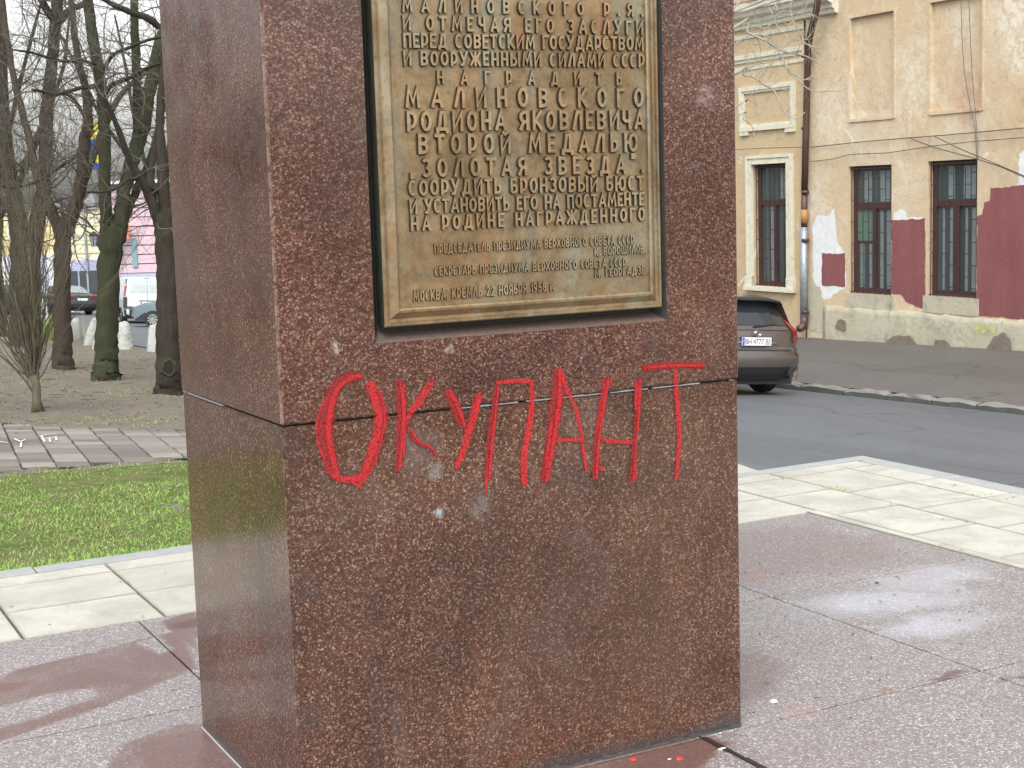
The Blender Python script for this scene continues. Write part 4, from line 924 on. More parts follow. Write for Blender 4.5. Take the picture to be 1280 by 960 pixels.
# ------------------------------------------------------------------ trees
def tpt(px, py, d): return atd(px, py, d)
class Tree:
    def __init__(s, label, base, dist, bark, seed, twigmat=None):
        s.r = random.Random(seed); s.d = dist; s.bark = bark; s.tw = twigmat or bark
        b = atT(*base); s.root = empty('tree', b, label=label, cat='tree'); s.tr = MB(); s.br = MB(); s.tg = MB(); s.base = b; s.paths = []
    def limb(s, pts, wid, dep=0, trunk=False, flare=False):
        """pts in picture coordinates at the tree's distance, dep = depth offset at the far end"""
        n = len(pts); P = []; R = []
        for i, ((px, py), wd) in enumerate(zip(pts, wid)):
            d = s.d+dep*i/(n-1); p = tpt(px, py, d); r = wd*.5*d/F
            P.append(p); R.append(r)
        s.poly(P, R, trunk)
    def poly(s, P, R, trunk=False, sub=5):
        out = []; rr = []
        for i in range(len(P)-1):
            a = P[max(i-1, 0)]; b = P[i]; c = P[i+1]; d = P[min(i+2, len(P)-1)]
            for k in range(sub):
                t = k/sub
                q = .5*((2*b)+(c-a)*t+(2*a-5*b+4*c-d)*t*t+(3*b-a-3*c+d)*t*t*t)
                r = R[i]*(1-t)+R[i+1]*t
                out.append(q+Vector([s.r.uniform(-1, 1)*r*.10 for _ in range(3)])); rr.append(r)
        out.append(P[-1]); rr.append(R[-1])
        (s.tr if trunk else s.br).tube(out, rr, 18 if trunk else 9, rough=.10, rnd=s.r)
        s.paths.append((out, rr))
    def walk(s, p, dirv, L, r0, lvl, up=.12):
        n = max(4, int(L/.11)); P = [p]; R = [r0]; d = dirv.normalized()
        for i in range(n):
            d = (d+Vector([s.r.gauss(0, .17) for _ in range(3)])+Vector((0, 0, up*.25))).normalized()
            p = p+d*(L/n); P.append(p); R.append(max(.0019, r0*(1-.82*(i+1)/n)))
        s.tg.tube(P, R, 4 if r0 > .012 else 3, cap=False)
        if lvl > 0:
            m = max(2, int(L*(3.6 if lvl > 1 else 5.5)))
            for _ in range(m):
                i = s.r.randint(1, n-1); b = (P[i+1]-P[i]).normalized()
                q = Vector([s.r.gauss(0, 1) for _ in range(3)]).normalized(); q = (q-b*q.dot(b)).normalized()
                s.walk(P[i], (b*.75+q*.85), L*s.r.uniform(.3, .62), R[i]*.6, lvl-1, up)
    def twigs(s, count, L=(1.0, 2.4), zmin=2.0, rad=.017):
        segs = []
        for out, rr in s.paths:
            for a, r in zip(out, rr):
                if a.z-s.base.z > zmin: segs.append((a, r, out))
        for _ in range(count):
            a, r, out = s.r.choice(segs)
            q = Vector((s.r.gauss(0, 1), s.r.gauss(0, 1), s.r.gauss(.25, .6))).normalized()
            s.walk(a, q, s.r.uniform(*L), min(rad, r*.5), 2)
    def done(s):
        o = s.tr.build('trunk', s.bark, smooth=True); under(o, s.root)
        if s.br.v: under(s.br.build('branches', s.bark, smooth=True), s.root)
        if s.tg.v: under(s.tg.build('twigs', s.tw, kind='stuff'), s.root)
TW = plain('twig_bark', (.085, .075, .060), .9, 0, .4, 3); TWD = plain('twig_bark_dark', (.075, .065, .052), .9, 0, .4, 3)
# A: far left, twin stems
t = Tree('forked dark tree at the far left, behind the many-stemmed shrub', (30, 432), atT(30, 432).length and 33, BARK_D, 1, TWD)
t.d = (atT(30, 432)-CAM).dot(Vector((_sy, _cy, 0)))
t.limb([(29, 436), (28, 400), (27, 350), (26, 300), (18, 250), (12, 215), (6, 170), (3, 120), (2, 60), (-6, -20), (-14, -120)], [36, 31, 28, 26, 20, 18, 16, 14, 12, 10, 6], trunk=True)
t.limb([(33, 430), (38, 380), (42, 320), (48, 270), (55, 230), (58, 180), (59, 136), (64, 85), (70, 28), (74, -30), (84, -140)], [26, 23, 21, 19, 18, 17, 17, 15, 14, 12, 7], 1.5)
t.limb([(27, 215), (36, 195), (46, 170), (58, 150)], [9, 8, 8, 7], .8)
t.limb([(70, 27), (58, 12), (48, -10), (36, -50)], [11, 10, 8, 6], -1); t.limb([(74, 25), (88, 12), (104, 5), (124, -20)], [9, 8, 7, 5], 1)
t.twigs(44, (1.2, 3.2), 2.8, .02); t.done()
# B
t = Tree('brown forked tree standing between the mossy tree and the shrub', (79, 461), 25, BARK_B, 2, TWD)
t.d = (atT(79, 461)-CAM).dot(Vector((_sy, _cy, 0)))
t.limb([(79, 466), (79, 455), (78, 430), (78, 396), (78, 340), (79, 295), (83, 275)], [32, 27, 23, 21, 20, 20, 20], trunk=True)
t.limb([(77, 296), (66, 268), (58, 248), (46, 220), (38, 178), (30, 148), (18, 100), (9, 50), (2, -10), (-4, -90)], [17, 14, 12, 11, 10, 9, 8, 8, 7, 5], 1.0)
t.limb([(82, 292), (92, 262), (100, 236), (106, 180), (110, 150), (107, 108), (99, 80), (93, 40), (89, 0), (84, -80)], [19, 17, 16, 15, 13, 10, 9, 8, 7, 5], -1.0)
t.limb([(100, 240), (112, 210), (122, 180), (134, 150), (150, 120), (172, 98), (196, 84)], [9, 9, 8, 8, 7, 6, 5], 1)
t.limb([(108, 150), (88, 120), (62, 116), (40, 112)], [5, 5, 4, 3], -1); t.limb([(104, 190), (80, 205), (50, 225), (20, 234), (0, 233)], [5, 4, 4, 3, 3], -1)
t.twigs(44, (1.0, 2.6), 2.2, .016); t.done()
# C mossy
t = Tree('green mossy tree with three stems, in front of the white van', (135, 474), 22, BARK_G, 3, TW)
t.d = (atT(135, 474)-CAM).dot(Vector((_sy, _cy, 0)))
t.limb([(134, 478), (133, 468), (133, 450), (133, 420), (134, 380), (136, 334), (140, 296), (143, 276)], [44, 34, 29, 28, 27, 27, 32, 34], trunk=True)
t.limb([(136, 300), (132, 270), (131, 240), (131, 200), (131, 163), (128, 120), (122, 80), (116, 50), (110, 0), (104, -60), (98, -140)], [16, 15, 15, 15, 15, 14, 14, 14, 13, 10, 6], 0)
t.limb([(148, 296), (152, 262), (156, 235), (166, 200), (176, 168), (185, 120), (193, 85), (203, 45), (216, 0), (230, -80)], [18, 17, 17, 18, 19, 17, 16, 14, 12, 8], 1.0)
t.limb([(146, 300), (160, 262), (168, 244), (186, 205), (196, 170), (206, 120), (214, 60), (222, 0)], [13, 11, 10, 10, 9, 8, 7, 6], 2.0)
t.limb([(172, 165), (171, 120), (170, 70), (168, 20), (166, -60)], [11, 11, 11, 10, 7], -.6)
t.limb([(130, 120), (140, 106), (165, 96), (182, 86), (203, 78)], [6, 6, 5, 5, 4], -2); t.limb([(126, 108), (100, 110), (70, 118), (45, 112)], [6, 5, 4, 3], -2)
t.limb([(128, 92), (140, 70), (165, 58), (185, 50), (203, 46)], [5, 5, 4, 4, 3], -2.5); t.limb([(122, 80), (98, 76), (76, 76), (40, 66), (14, 62)], [5, 4, 4, 3, 2], -2)
t.twigs(50, (.9, 2.3), 2.1, .014); t.done()
# D dark, right
t = Tree('dark tree with an open hollow near its foot, left of the pedestal', (210, 492), 18, BARK_D, 4, TW)
t.d = (atT(210, 492)-CAM).dot(Vector((_sy, _cy, 0)))
t.limb([(210, 497), (210, 485), (210, 460), (210, 427), (210, 380), (209, 334), (206, 290), (204, 262)], [38, 33, 31, 29, 27, 26, 25, 25], trunk=True)
t.limb([(207, 300), (205, 250), (202, 205), (200, 160), (202, 110), (208, 60), (212, 0), (216, -90)], [17, 14, 13, 11, 10, 9, 8, 5], .4)
t.limb([(202, 285), (190, 255), (180, 232), (168, 212), (158, 190), (148, 162), (138, 138), (130, 122)], [15, 12, 10, 9, 8, 7, 6, 4], -.8)
t.limb([(192, 252), (188, 225), (192, 195), (197, 165), (202, 130)], [9, 9, 9, 8, 7], 1)
t.limb([(199, 34), (184, 22), (160, 14), (138, 4), (118, -8)], [9, 9, 8, 6, 5], -.5)
t.limb([(196, 240), (175, 226), (160, 224), (148, 234), (130, 240), (108, 240)], [6, 5, 4, 4, 3, 3], -1.2)
t.twigs(34, (.7, 1.9), 1.7, .011)
# hollow
c = tpt(211, 458, t.d); to = (CAM-c); to.z = 0; to.normalize(); side = Vector((-to.y, to.x, 0)); c = c+to*.180
m = MB(); rh = random.Random(4)
lip = []; inn = []; dp = []
for k in range(14):
    a = 2*pi*k/14; rx = .085*(1+rh.uniform(-.2, .2)); rz = .10*(1+rh.uniform(-.15, .2)); 
    d_ = side*cos(a)*rx+Vector((0, 0, sin(a)*rz)); lip.append(c+d_*1.5-to*.05); inn.append(c+d_*1.05+to*.022); dp.append(c+d_*.85+to*.010)
for k in range(14):
    j = (k+1) % 14; m.face([lip[k], lip[j], inn[j], inn[k]]); m.face([inn[k], inn[j], dp[j], dp[k]])
under(m.build('hollow_rim', BARK_B, smooth=True), t.root)
m = MB(); m.face([p for p in dp][::1]); under(m.build('hollow', plain('hollow_dark', (.012, .01, .008), .95)), t.root)
t.done()
# background trees seen through the others
def bgtree(label, px, py, d, seed, h=9, w=.17, mat=BARK_D):
    b = atT(px, py); t = Tree(label, (px, py), d, mat, seed, TW); r = t.r
    P = [b-Vector((0, 0, .1)), b+Vector((r.uniform(-.1, .1), r.uniform(-.1, .1), 1.5)), b+Vector((r.uniform(-.3, .3), r.uniform(-.3, .3), 3.2))]
    t.poly(P, [w*1.3, w, w*.85], True)
    for k in range(4):
        a = k*pi/2+r.uniform(-.5, .5); e = Vector((cos(a), sin(a), 0)); q = [P[-1]]
        for s_ in range(4): q.append(q[-1]+e*r.uniform(.3, .8)*(1.1-.15*s_)+Vector((r.uniform(-.25, .25), r.uniform(-.25, .25), h/6.5)))
        t.poly(q, [w*.62*(1-.18*i) for i in range(5)])
    t.twigs(34, (1.2, 2.8), 2.9, .018); t.done()
bgtree('slim bare tree behind the far left fork, partly hidden by the shrub', 4, 420, 38, 21)
bgtree('slim bare tree seen behind the mossy tree, close to the pedestal edge', 208, 428, 35, 23, 9, .12)
def copy_tree(src, x, y, rz, sc, label):
    c = src.copy(); COL.objects.link(c); c.location = (x, y, T(x, y)); c.rotation_euler = (0, 0, rz); c.scale = (sc,)*3; c['label'] = label
    for ch in src.children:
        k = ch.copy(); COL.objects.link(k); k.parent = c; k.matrix_parent_inverse = ch.matrix_parent_inverse
    return c
_tr = [o for o in bpy.data.objects if o.type == 'EMPTY' and o.name.startswith('tree')]
for (x, y, rz, sc, k, lb_) in ((-4.5, 15, 1.2, .9, 2, 'added mossy tree out of view left of the lawn, nearest to the path'), (-7.5, 22, 2.4, 1.0, 1, 'added brown forked tree out of view left of the shrub, beyond the path'), (-9.5, 31, .5, 1.1, 0, 'added dark twin-stemmed tree out of view furthest left of the shrub'), (-4.2, 26, 3.3, 1.0, 3, 'added dark hollow tree out of view left of the shrub')):
    copy_tree(_tr[k], x, y, rz, sc, lb_)  # unseen trees added to darken the reflection in the pedestal's left face
# shrub with many upright stems
b = atT(47, 513); sh = empty('bare_shrub', b, label='leafless many-stemmed shrub fanning up at the left edge of the soil bed', cat='shrub')
rs = random.Random(9); m = MB(); dd = (b-CAM).dot(Vector((_sy, _cy, 0)))
m.tube([b-Vector((0, 0, .05)), b+Vector((0, 0, .12)), b+Vector((.01, 0, .30)), b+Vector((-.02, .0, .42))], [.085, .055, .05, .06], 9, rough=.12, rnd=rs); under(m.build('stem', BARK_S, smooth=True), sh)
m = MB(); hx = Vector((_cy, -_sy, 0)); hy = Vector((_sy, _cy, 0))
def shoot(p, dirv, L, r0, lvl):
    n = max(5, int(L/.12)); P = [p]; R = [r0]; d = dirv.normalized()
    for i in range(n):
        d = (d+Vector([rs.gauss(0, .12) for _ in range(3)])+Vector((0, 0, .10))).normalized(); p = p+d*(L/n); P.append(p); R.append(max(.0016, r0*(1-.8*(i+1)/n)))
    m.tube(P, R, 4, cap=False)
    if lvl:
        for _ in range(int(L*3.4)):
            i = rs.randint(1, n-1); q = Vector([rs.gauss(0, 1) for _ in range(3)]).normalized(); shoot(P[i], (P[i+1]-P[i]).normalized()*1.0+q*.42, L*rs.uniform(.25, .6), R[i]*.6, lvl-1)
for k in range(30):
    a = rs.uniform(-.75, .34); bq = rs.gauss(0, .35)
    shoot(b+Vector((0, 0, rs.uniform(.2, .45)))+hx*rs.uniform(-.04, .04), hx*a+hy*bq*.6+Vector((0, 0, 1)), rs.uniform(1.2, 2.9), rs.uniform(.007, .017), 2)
under(m.build('shoots', BARK_S, kind='stuff'), sh)
# pale branches in front of the ochre house: tree rooted behind the pedestal
pb = Vector((7.9, 11.2, 0)); pb.z = T(pb.x, pb.y)
t = Tree('pale barked tree whose branches reach out from behind the pedestal over the house', (700, 480), 16, BARK_P, 31, BARK_P)
t.root.location = pb; t.base = pb; PD = (pb-CAM).dot(Vector((_sy, _cy, 0)))
t.poly([pb-Vector((0, 0, .1)), pb+Vector((.02, 0, 1.2)), pb+Vector((.08, .03, 2.4)), pb+Vector((.1, .1, 3.2))], [.14, .10, .09, .085], True)
fork = pb+Vector((.1, .1, 3.1))
def pl(pts, wid, dep=0, start=None, sub=3):
    P = [atd(px, py, PD+dep) for px, py in pts]; R = [wd*.5*PD/F for wd in wid]
    if start is not None: P = [start]+P; R = [R[0]*1.5]+R
    t.poly(P, R, False, sub)
def C2(*a): return [(915+x/5.818, y/5.818) for x, y in a]
pl(C2((25, 195), (110, 235), (180, 265), (250, 300), (330, 352), (400, 380), (470, 392), (540, 410), (600, 440), (640, 470), (665, 440)), [3.6, 3.3, 3, 2.8, 2.6, 2.2, 1.9, 1.7, 1.4, 1.2, .8], start=fork)
pl(C2((330, 352), (370, 430), (410, 510), (460, 545), (500, 600), (560, 650), (620, 665), (700, 662), (780, 662), (850, 635)), [2.4, 2.2, 2, 1.8, 1.6, 1.5, 1.4, 1.2, 1, .6])
pl(C2((20, 535), (80, 545), (170, 565), (230, 615), (300, 650), (330, 720), (370, 800), (430, 855), (480, 860), (530, 815)), [3, 2.8, 2.6, 2.4, 2.2, 1.9, 1.7, 1.4, 1.2, .8], start=fork)
pl(C2((170, 560), (215, 505), (280, 470), (330, 440), (390, 425)), [1.8, 1.6, 1.5, 1.3, .9]); pl(C2((20, 540), (90, 520), (140, 490), (200, 465), (290, 455)), [1.8, 1.6, 1.4, 1.2, .9])
pl(C2((465, 540), (520, 580), (570, 560), (610, 520), (660, 480), (700, 400), (705, 340)), [1.6, 1.5, 1.4, 1.2, 1, .9, .6])
pl(C2((250, 0), (290, 80), (320, 180), (345, 240)), [1.6, 1.5, 1.3, .8], start=fork+Vector((.3, .2, 1.2))); pl(C2((340, 0), (420, 50), (440, 150), (480, 220), (510, 290), (560, 330), (640, 345), (700, 310), (735, 235)), [2, 1.8, 1.7, 1.6, 1.5, 1.3, 1.2, 1, .6], start=fork+Vector((.3, .2, 1.2)))
pl(C2((25, 45), (110, 20), (200, 10), (260, -20)), [2, 1.8, 1.5, 1.2], start=fork); pl(C2((20, 320), (110, 315), (200, 320), (240, 310)), [1.8, 1.6, 1.4, 1.2], start=fork)
pl(C2((110, 240), (200, 250), (270, 270), (320, 330), (360, 345)), [1.8, 1.6, 1.5, 1.3, 1]); pl(C2((20, 790), (100, 740), (150, 700), (180, 770), (230, 780), (275, 730), (290, 690)), [1.4, 1.3, 1.2, 1.2, 1, .8, .6], start=fork+Vector((.3, .2, -.6)))
pl(C2((60, 215), (150, 190), (240, 205), (300, 160), (330, 100), (400, 80), (480, 90), (540, 50), (560, 0)), [1.6, 1.5, 1.4, 1.3, 1.2, 1.1, 1, .9, .6]); pl(C2((440, 150), (400, 190), (360, 130), (300, 110), (270, 50)), [1.3, 1.2, 1.1, 1, .7])
pl(C2((400, 250), (460, 290), (510, 295), (560, 270), (590, 220)), [1.4, 1.3, 1.2, 1, .6]); pl(C2((20, 860), (80, 870), (130, 900), (160, 960), (150, 1050), (100, 1120)), [1.2, 1.1, 1, .9, .8, .6], start=fork+Vector((.3, .2, -.6)))
r = t.r
for out, rr_ in list(t.paths[1:]):
    for _ in range(7):
        i = r.randint(2, len(out)-2); q = Vector([r.gauss(0, 1) for _ in range(3)]).normalized()
        t.walk(out[i], (out[i+1]-out[i]).normalized()*.6+q*.8, r.uniform(.12, .5), min(.006, rr_[i]*.6), 1, 0)
# crown above the frame
for k in range(5):
    a = k*1.26; e = Vector((cos(a), sin(a), 0)); q = [fork]
    for s_ in range(4): q.append(q[-1]+e*r.uniform(.2, .5)+Vector((0, 0, .9)))
    t.poly(q, [.05, .04, .03, .022, .012])
t.done()

# ------------------------------------------------------------------ lawn, path, litter
rg = random.Random(12); m = MB(); v = m.v; f = m.f
def nearedge(X): return 8.12+(X-.48)*(.33)      # near edge of the path
for _ in range(150000):
    X = rg.uniform(-3.0, 3.2); Y = 3.785+(rg.random()**1.15)*4.75
    if Y > nearedge(X)-.08+rg.uniform(-.12, .12): continue
    if rg.random() < max(0, min(.85, (Y-7.0)*.9)) and rg.random() < .8: continue
    # worn strip in front of the path
    if abs(Y-(7.1+.2*X)) < .22 and rg.random() < .72: continue
    if sin(X*3.1+1.7*Y)+sin(X*5.3-Y*2.2) > 1.25 and rg.random() < .5: continue
    h = rg.uniform(.012, .042); a = rg.uniform(0, 2*pi); wd = rg.uniform(.0018, .004); ln = rg.uniform(.3, 1.3)*h
    z = max(T(X, Y)-.02, -.01 if Y < 3.83 else -9); b = len(v); dx, dy = cos(a)*wd, sin(a)*wd; lx, ly = -sin(a)*ln, cos(a)*ln
    v += [(X-dx, Y-dy, z), (X+dx, Y+dy, z), (X+dx*.7+lx*.4, Y+dy*.7+ly*.4, z+h*.65), (X-dx*.7+lx*.4, Y-dy*.7+ly*.4, z+h*.65), (X+lx, Y+ly, z+h)]
    f += [[b, b+1, b+2, b+3], [b+3, b+2, b+4]]; m.m += [0, 0]
m.build('lawn_grass', GRASS, kind='stuff')
m = MB()     # soil-and-thatch sheet under the blades
xs = [-3.2+.2*i for i in range(33)]
gsoil = NT('lawn_soil'); gc = gsoil.mix(gsoil.ramp(gsoil.noise(5, 6, .7), [(.40, 0.0), (.6, 1.0)]), (.085, .13, .030), (.15, .145, .065)); gsoil.bump(gsoil.noise(40, 5), .8, .03); gsoil = gsoil.fin(gc, .95, spec=.1)
rows = []
for j in range(24):
    rows.append([(x, 3.81+(nearedge(x)-.25-3.81)*j/23, 0) for x in xs])
rows = [[(x, y, T(x, y)-.002+rg.uniform(0, .008)) for x, y, _ in r_] for r_ in rows]
for a, b in zip(rows, rows[1:]):
    for i in range(len(xs)-1): m.face([a[i], a[i+1], b[i+1], b[i]])
m.build('lawn', gsoil, kind='structure', weld=True, smooth=True)
# fallen leaves on lawn and soil
LEAF = NT('dead_leaf'); LEAF = LEAF.fin(LEAF.mix(LEAF.noise(3, 2), (.09, .055, .03), (.30, .23, .14)), .8)
m = MB()
for _ in range(6500):
    if rg.random() < .05: X = rg.uniform(-1, 3); Y = rg.uniform(4, 8.2)
    else: X = rg.uniform(-1, 6.5); Y = rg.uniform(11, 32)
    s = rg.uniform(.008, .026); a = rg.uniform(0, 6.28); z = T(X, Y)+.012; tx, ty = rg.uniform(-.5, .5), rg.uniform(-.5, .5)
    q = []
    for (u, w_) in ((-1, 0), (-.2, .5), (.9, .25), (1, -.2), (0, -.5)):
        x_ = (u*cos(a)-w_*sin(a))*s; y_ = (u*sin(a)+w_*cos(a))*s; q.append((X+x_, Y+y_, z+x_*tx+y_*ty+.006))
    m.face(q)
m.build('fallen_leaves', LEAF, kind='stuff')
m = MB()
for _ in range(9000):      # sparse tufts on the soil
    cx_ = rg.uniform(-1, 6.3); cy_ = rg.uniform(11.6, 30)
    if sin(cx_*1.3+cy_*.9)+sin(cx_*.7-cy_*1.6) < .75 and cy_ > 12.6: continue
    X = cx_; Y = cy_; h = rg.uniform(.02, .06); a = rg.uniform(0, 6.28); wd = .004; z = T(X, Y)-.015
    m.face([(X-cos(a)*wd, Y-sin(a)*wd, z), (X+cos(a)*wd, Y+sin(a)*wd, z), (X+rg.uniform(-.03, .03), Y+rg.uniform(-.03, .03), z+h)])
m.build('soil_weeds', GRASS, kind='stuff')
m = MB()
for _ in range(170):      # fallen sticks
    X = rg.uniform(-1, 6.3); Y = rg.uniform(11.8, 27); a = rg.uniform(0, 6.28); L = rg.uniform(.06, .3); p = Vector((X, Y, T(X, Y)+.006)); q_ = p+Vector((cos(a), sin(a), 0))*L*.5; r_ = q_+Vector((cos(a+.4), sin(a+.4), 0))*L*.5
    m.tube([p, Vector((q_.x, q_.y, T(q_.x, q_.y)+.012)), Vector((r_.x, r_.y, T(r_.x, r_.y)+.006))], .0045, 4)
m.build('fallen_twigs', TW, kind='stuff')
m = MB()
for _ in range(110):      # leaf scraps blown over the slabs and the road
    X = rg.uniform(-2, 5.1); Y = rg.uniform(1.0, 3.6)
    if 0 < X < 1.6 and Y < 1.0: continue
    s = rg.uniform(.004, .014); a = rg.uniform(0, 6.28)
    m.face([(X+(u_*cos(a)-w_*sin(a))*s, Y+(u_*sin(a)+w_*cos(a))*s, .003+rg.uniform(0, .004)) for u_, w_ in ((-1, 0), (0, .5), (1, .1), (0, -.5))])
m.build('leaf_scraps', LEAF, kind='stuff')
# paved path
PAV = NT('path_paver'); pc = PAV.mix(PAV.rnd(), (.125, .113, .10), (.27, .245, .215)); pc = PAV.mix(PAV.ramp(PAV.noise(12, 6, .7), [(.45, 0.0), (.7, .6)]), pc, (.17, .15, .13))
PAV.bump(PAV.noise(60, 4), .4, .006); PAV = PAV.fin(pc, .8, spec=.3)
faredge = lambda X: 11.95-.47*(X-1.27) if X > 1.15 else 13.2+(1.15-X)*.3
m = MB(); rows = []
for i in range(30):
    X = -5+i*.4; rows.append([(X, nearedge(X), T(X, nearedge(X))-.004), (X, faredge(X), T(X, faredge(X))-.004)])
for a, b in zip(rows, rows[1:]): m.face([a[0], b[0], b[1], a[1]])
path = m.build('path', GROUT, kind='structure')
ang = radians(-7); ca, sa = cos(ang), sin(ang); far = MB(); cnt = 0; pm = None
for i in range(-34, 42):
    for j in range(0, 34):
        u = i*.275; w_ = j*.262
        X = u*ca-w_*sa; Y = 6.2+u*sa+w_*ca
        if Y < nearedge(X)+.10 or Y > faredge(X)-.10 or X < -5 or X > 6.3: continue
        M = Matrix.Translation((X, Y, T(X, Y)+.014+rg.uniform(-.006, .006))) @ Matrix.Rotation(ang, 4, 'Z') @ Matrix.Rotation(rg.uniform(-.01, .01)-.03, 4, 'X') @ Matrix.Rotation(.08+rg.uniform(-.01, .01), 4, 'Y')
        if -.6 < X < 3.3:
            if pm is None:
                q = MB(); hx_, hy_ = .129, .116
                lo = [(-hx_, -hy_, -.03), (hx_, -hy_, -.03), (hx_, hy_, -.03), (-hx_, hy_, -.03)]; md = [(a, b, -.006) for a, b, c in lo]; tp = [(a*.975, b*.965, 0) for a, b, c in lo]
                for k in range(4): j2 = (k+1) % 4; q.face([lo[k], lo[j2], md[j2], md[k]]); q.face([md[k], md[j2], tp[j2], tp[k]])
                q.face(tp); o = q.build('paver', PAV, path); pm = o.data
            else: o = bpy.data.objects.new('paver', pm); link(o, path)
            o.matrix_basis = M; cnt += 1
        else: far.box(-.13, .13, -.12, .12, -.03, 0, M)
far.build('outer_pavers', PAV, path, kind='stuff')
# chalk marks on the path
CH = plain('chalk', (.75, .75, .72), .9)
m = MB()
for pts in ([(47, 549), (58, 547)], [(52, 548), (56, 556)], [(60, 551), (72, 549)], [(62, 552), (63, 556)], [(70, 550), (71, 554)], [(18, 552), (26, 556)], [(26, 556), (32, 553)], [(27, 557), (26, 563)], [(0, 556), (10, 557)], [(56, 547), (72, 546)]):
    q = [atT(*p) for p in pts]; d_ = (q[1]-q[0]); d_.z = 0; nn = Vector((-d_.y, d_.x, 0)).normalized()*.007; u_ = Vector((0, 0, .030))
    m.face([q[0]-nn+u_, q[1]-nn+u_, q[1]+nn+u_, q[0]+nn+u_])
m.build('chalk_marks', CH, path)

# weeds in the slab joints
m = MB()
for px, py, n in ((1052, 613, 26), (1038, 611, 16), (985, 599, 12), (1228, 619, 14), (1250, 625, 8), (1052, 584, 8), (1275, 622, 8), (1118, 596, 8)):
    c = atz(px, py)
    for _ in range(n):
        X = c.x+rg.gauss(0, .03); Y = c.y+rg.gauss(0, .03); a = rg.uniform(0, 6.28); h = rg.uniform(.006, .02); wd = .003
        m.face([(X-cos(a)*wd, Y-sin(a)*wd, 0), (X+cos(a)*wd, Y+sin(a)*wd, 0), (X+rg.gauss(0, .01), Y+rg.gauss(0, .01), h)])
m.build('joint_weeds', GRASS, kind='stuff')
# small things dropped on the slabs
def disc(name, px, py, rx, ry, h, mat, seed, **k):
    c = atz(px, py); r = random.Random(seed); m = MB(); n = 12; a0 = []; a1 = []
    for i in range(n):
        a = 2*pi*i/n; q = r.uniform(.85, 1.15); a0.append((c.x+cos(a)*rx*q, c.y+sin(a)*ry*q, .0005)); a1.append((c.x+cos(a)*rx*q*.7, c.y+sin(a)*ry*q*.7, h))
    for i in range(n): j = (i+1) % n; m.face([a0[i], a0[j], a1[j], a1[i]])
    m.face(a1); o = m.build(name, mat); tag(o, **k); return o
WPL = plain('white_plastic', (.55, .55, .52), .5)
disc('bottle_cap', 967, 877, .016, .016, .006, WPL, 1, label='small white bottle cap lying on the granite right of the pedestal', cat='bottle cap')
REDS = plain('red_paint_blob', (.70, .03, .03), .35)
disc('paint_drop', 791.5, 949.5, .012, .010, .005, REDS, 2, label='left red paint drop on the granite at the pedestal foot', cat='paint drop')
disc('paint_drop', 849, 948.5, .014, .011, .005, REDS, 3, label='right red paint drop on the granite at the pedestal foot', cat='paint drop')
disc('paper_scrap', 903, 936, .018, .008, .003, WPL, 4, label='white paper scrap beside the open joint at the pedestal corner', cat='paper scrap')
disc('paper_scrap', 837, 949, .008, .004, .002, WPL, 5, label='tiny white scrap between the two red paint drops', cat='paper scrap')
disc('pebble', 1096, 369+360, .010, .008, .006, plain('pebble', (.06, .06, .06), .7), 6, label='small dark pebble in the puddle on the granite', cat='pebble')
m = MB(); rb = random.Random(77)
for _ in range(46):
    c = atz(rb.uniform(930, 1280), rb.uniform(700, 900)); s = rb.uniform(.002, .006); a = rb.uniform(0, 6.28)
    m.tube([(c.x, c.y, .003), (c.x+cos(a)*s*2, c.y+sin(a)*s*2, .004), (c.x+cos(a+.6)*s*4, c.y+sin(a+.6)*s*4, .003)], .0012, 4)
m.build('crumbs', plain('crumb', (.06, .05, .04), .9), kind='stuff')
# wide open joint running from the pedestal corner
m = MB(); m.face([(1.392, -1.2, .0016), (1.408, -1.2, .0016), (1.410, -.02, .0016), (1.394, -.02, .0016)])
for i in range(16):
    ya = -.02-i*.075; m.box(1.393-rb.uniform(0, .006), 1.407+rb.uniform(0, .006), ya-.074, ya, -.004, rb.uniform(.0015, .004))
o = m.build('open_joint', plain('wet_joint', (.022, .012, .010), .6, 0, .6, 60), plaza)

# ------------------------------------------------------------------ vehicles
def carpaint(name, c, rough=.3, metal=.3):
    m = NT(name); cc = m.mix(m.noise(3, 4), tuple(x*.9 for x in c), tuple(x*1.1 for x in c)); cc = m.mix(m.ramp(m.noise(1.5, 5, .6, 0, vec=m.scale((1, 1, 2))), [(.5, 0.0), (.8, .25)]), cc, (.2, .18, .15)); m.b.inputs['Coat Weight'].default_value = .5; m.b.inputs['Coat Roughness'].default_value = .12; return m.fin(cc, rough, metal)
TYRE = plain('tyre', (.02, .02, .02), .85); RIM = plain('rim', (.35, .36, .37), .35, .8); DKPL = plain('dark_plastic', (.02, .02, .022), .55); TINT = plain('tinted_glass', (.02, .024, .028), .06, 0, .1, 1, .8)
LAMP = plain('tail_lamp', (.20, .010, .013), .15, 0, .3, 12, .8); LAMPW = plain('clear_lamp', (.55, .5, .5), .15); PLATE = plain('number_plate', (.72, .74, .76), .5); PBLUE = plain('plate_blue', (.03, .10, .45), .5); PBLACK = plain('plate_black', (.02, .02, .02), .5); CHROME = plain('chrome', (.38, .38, .40), .3, .9)
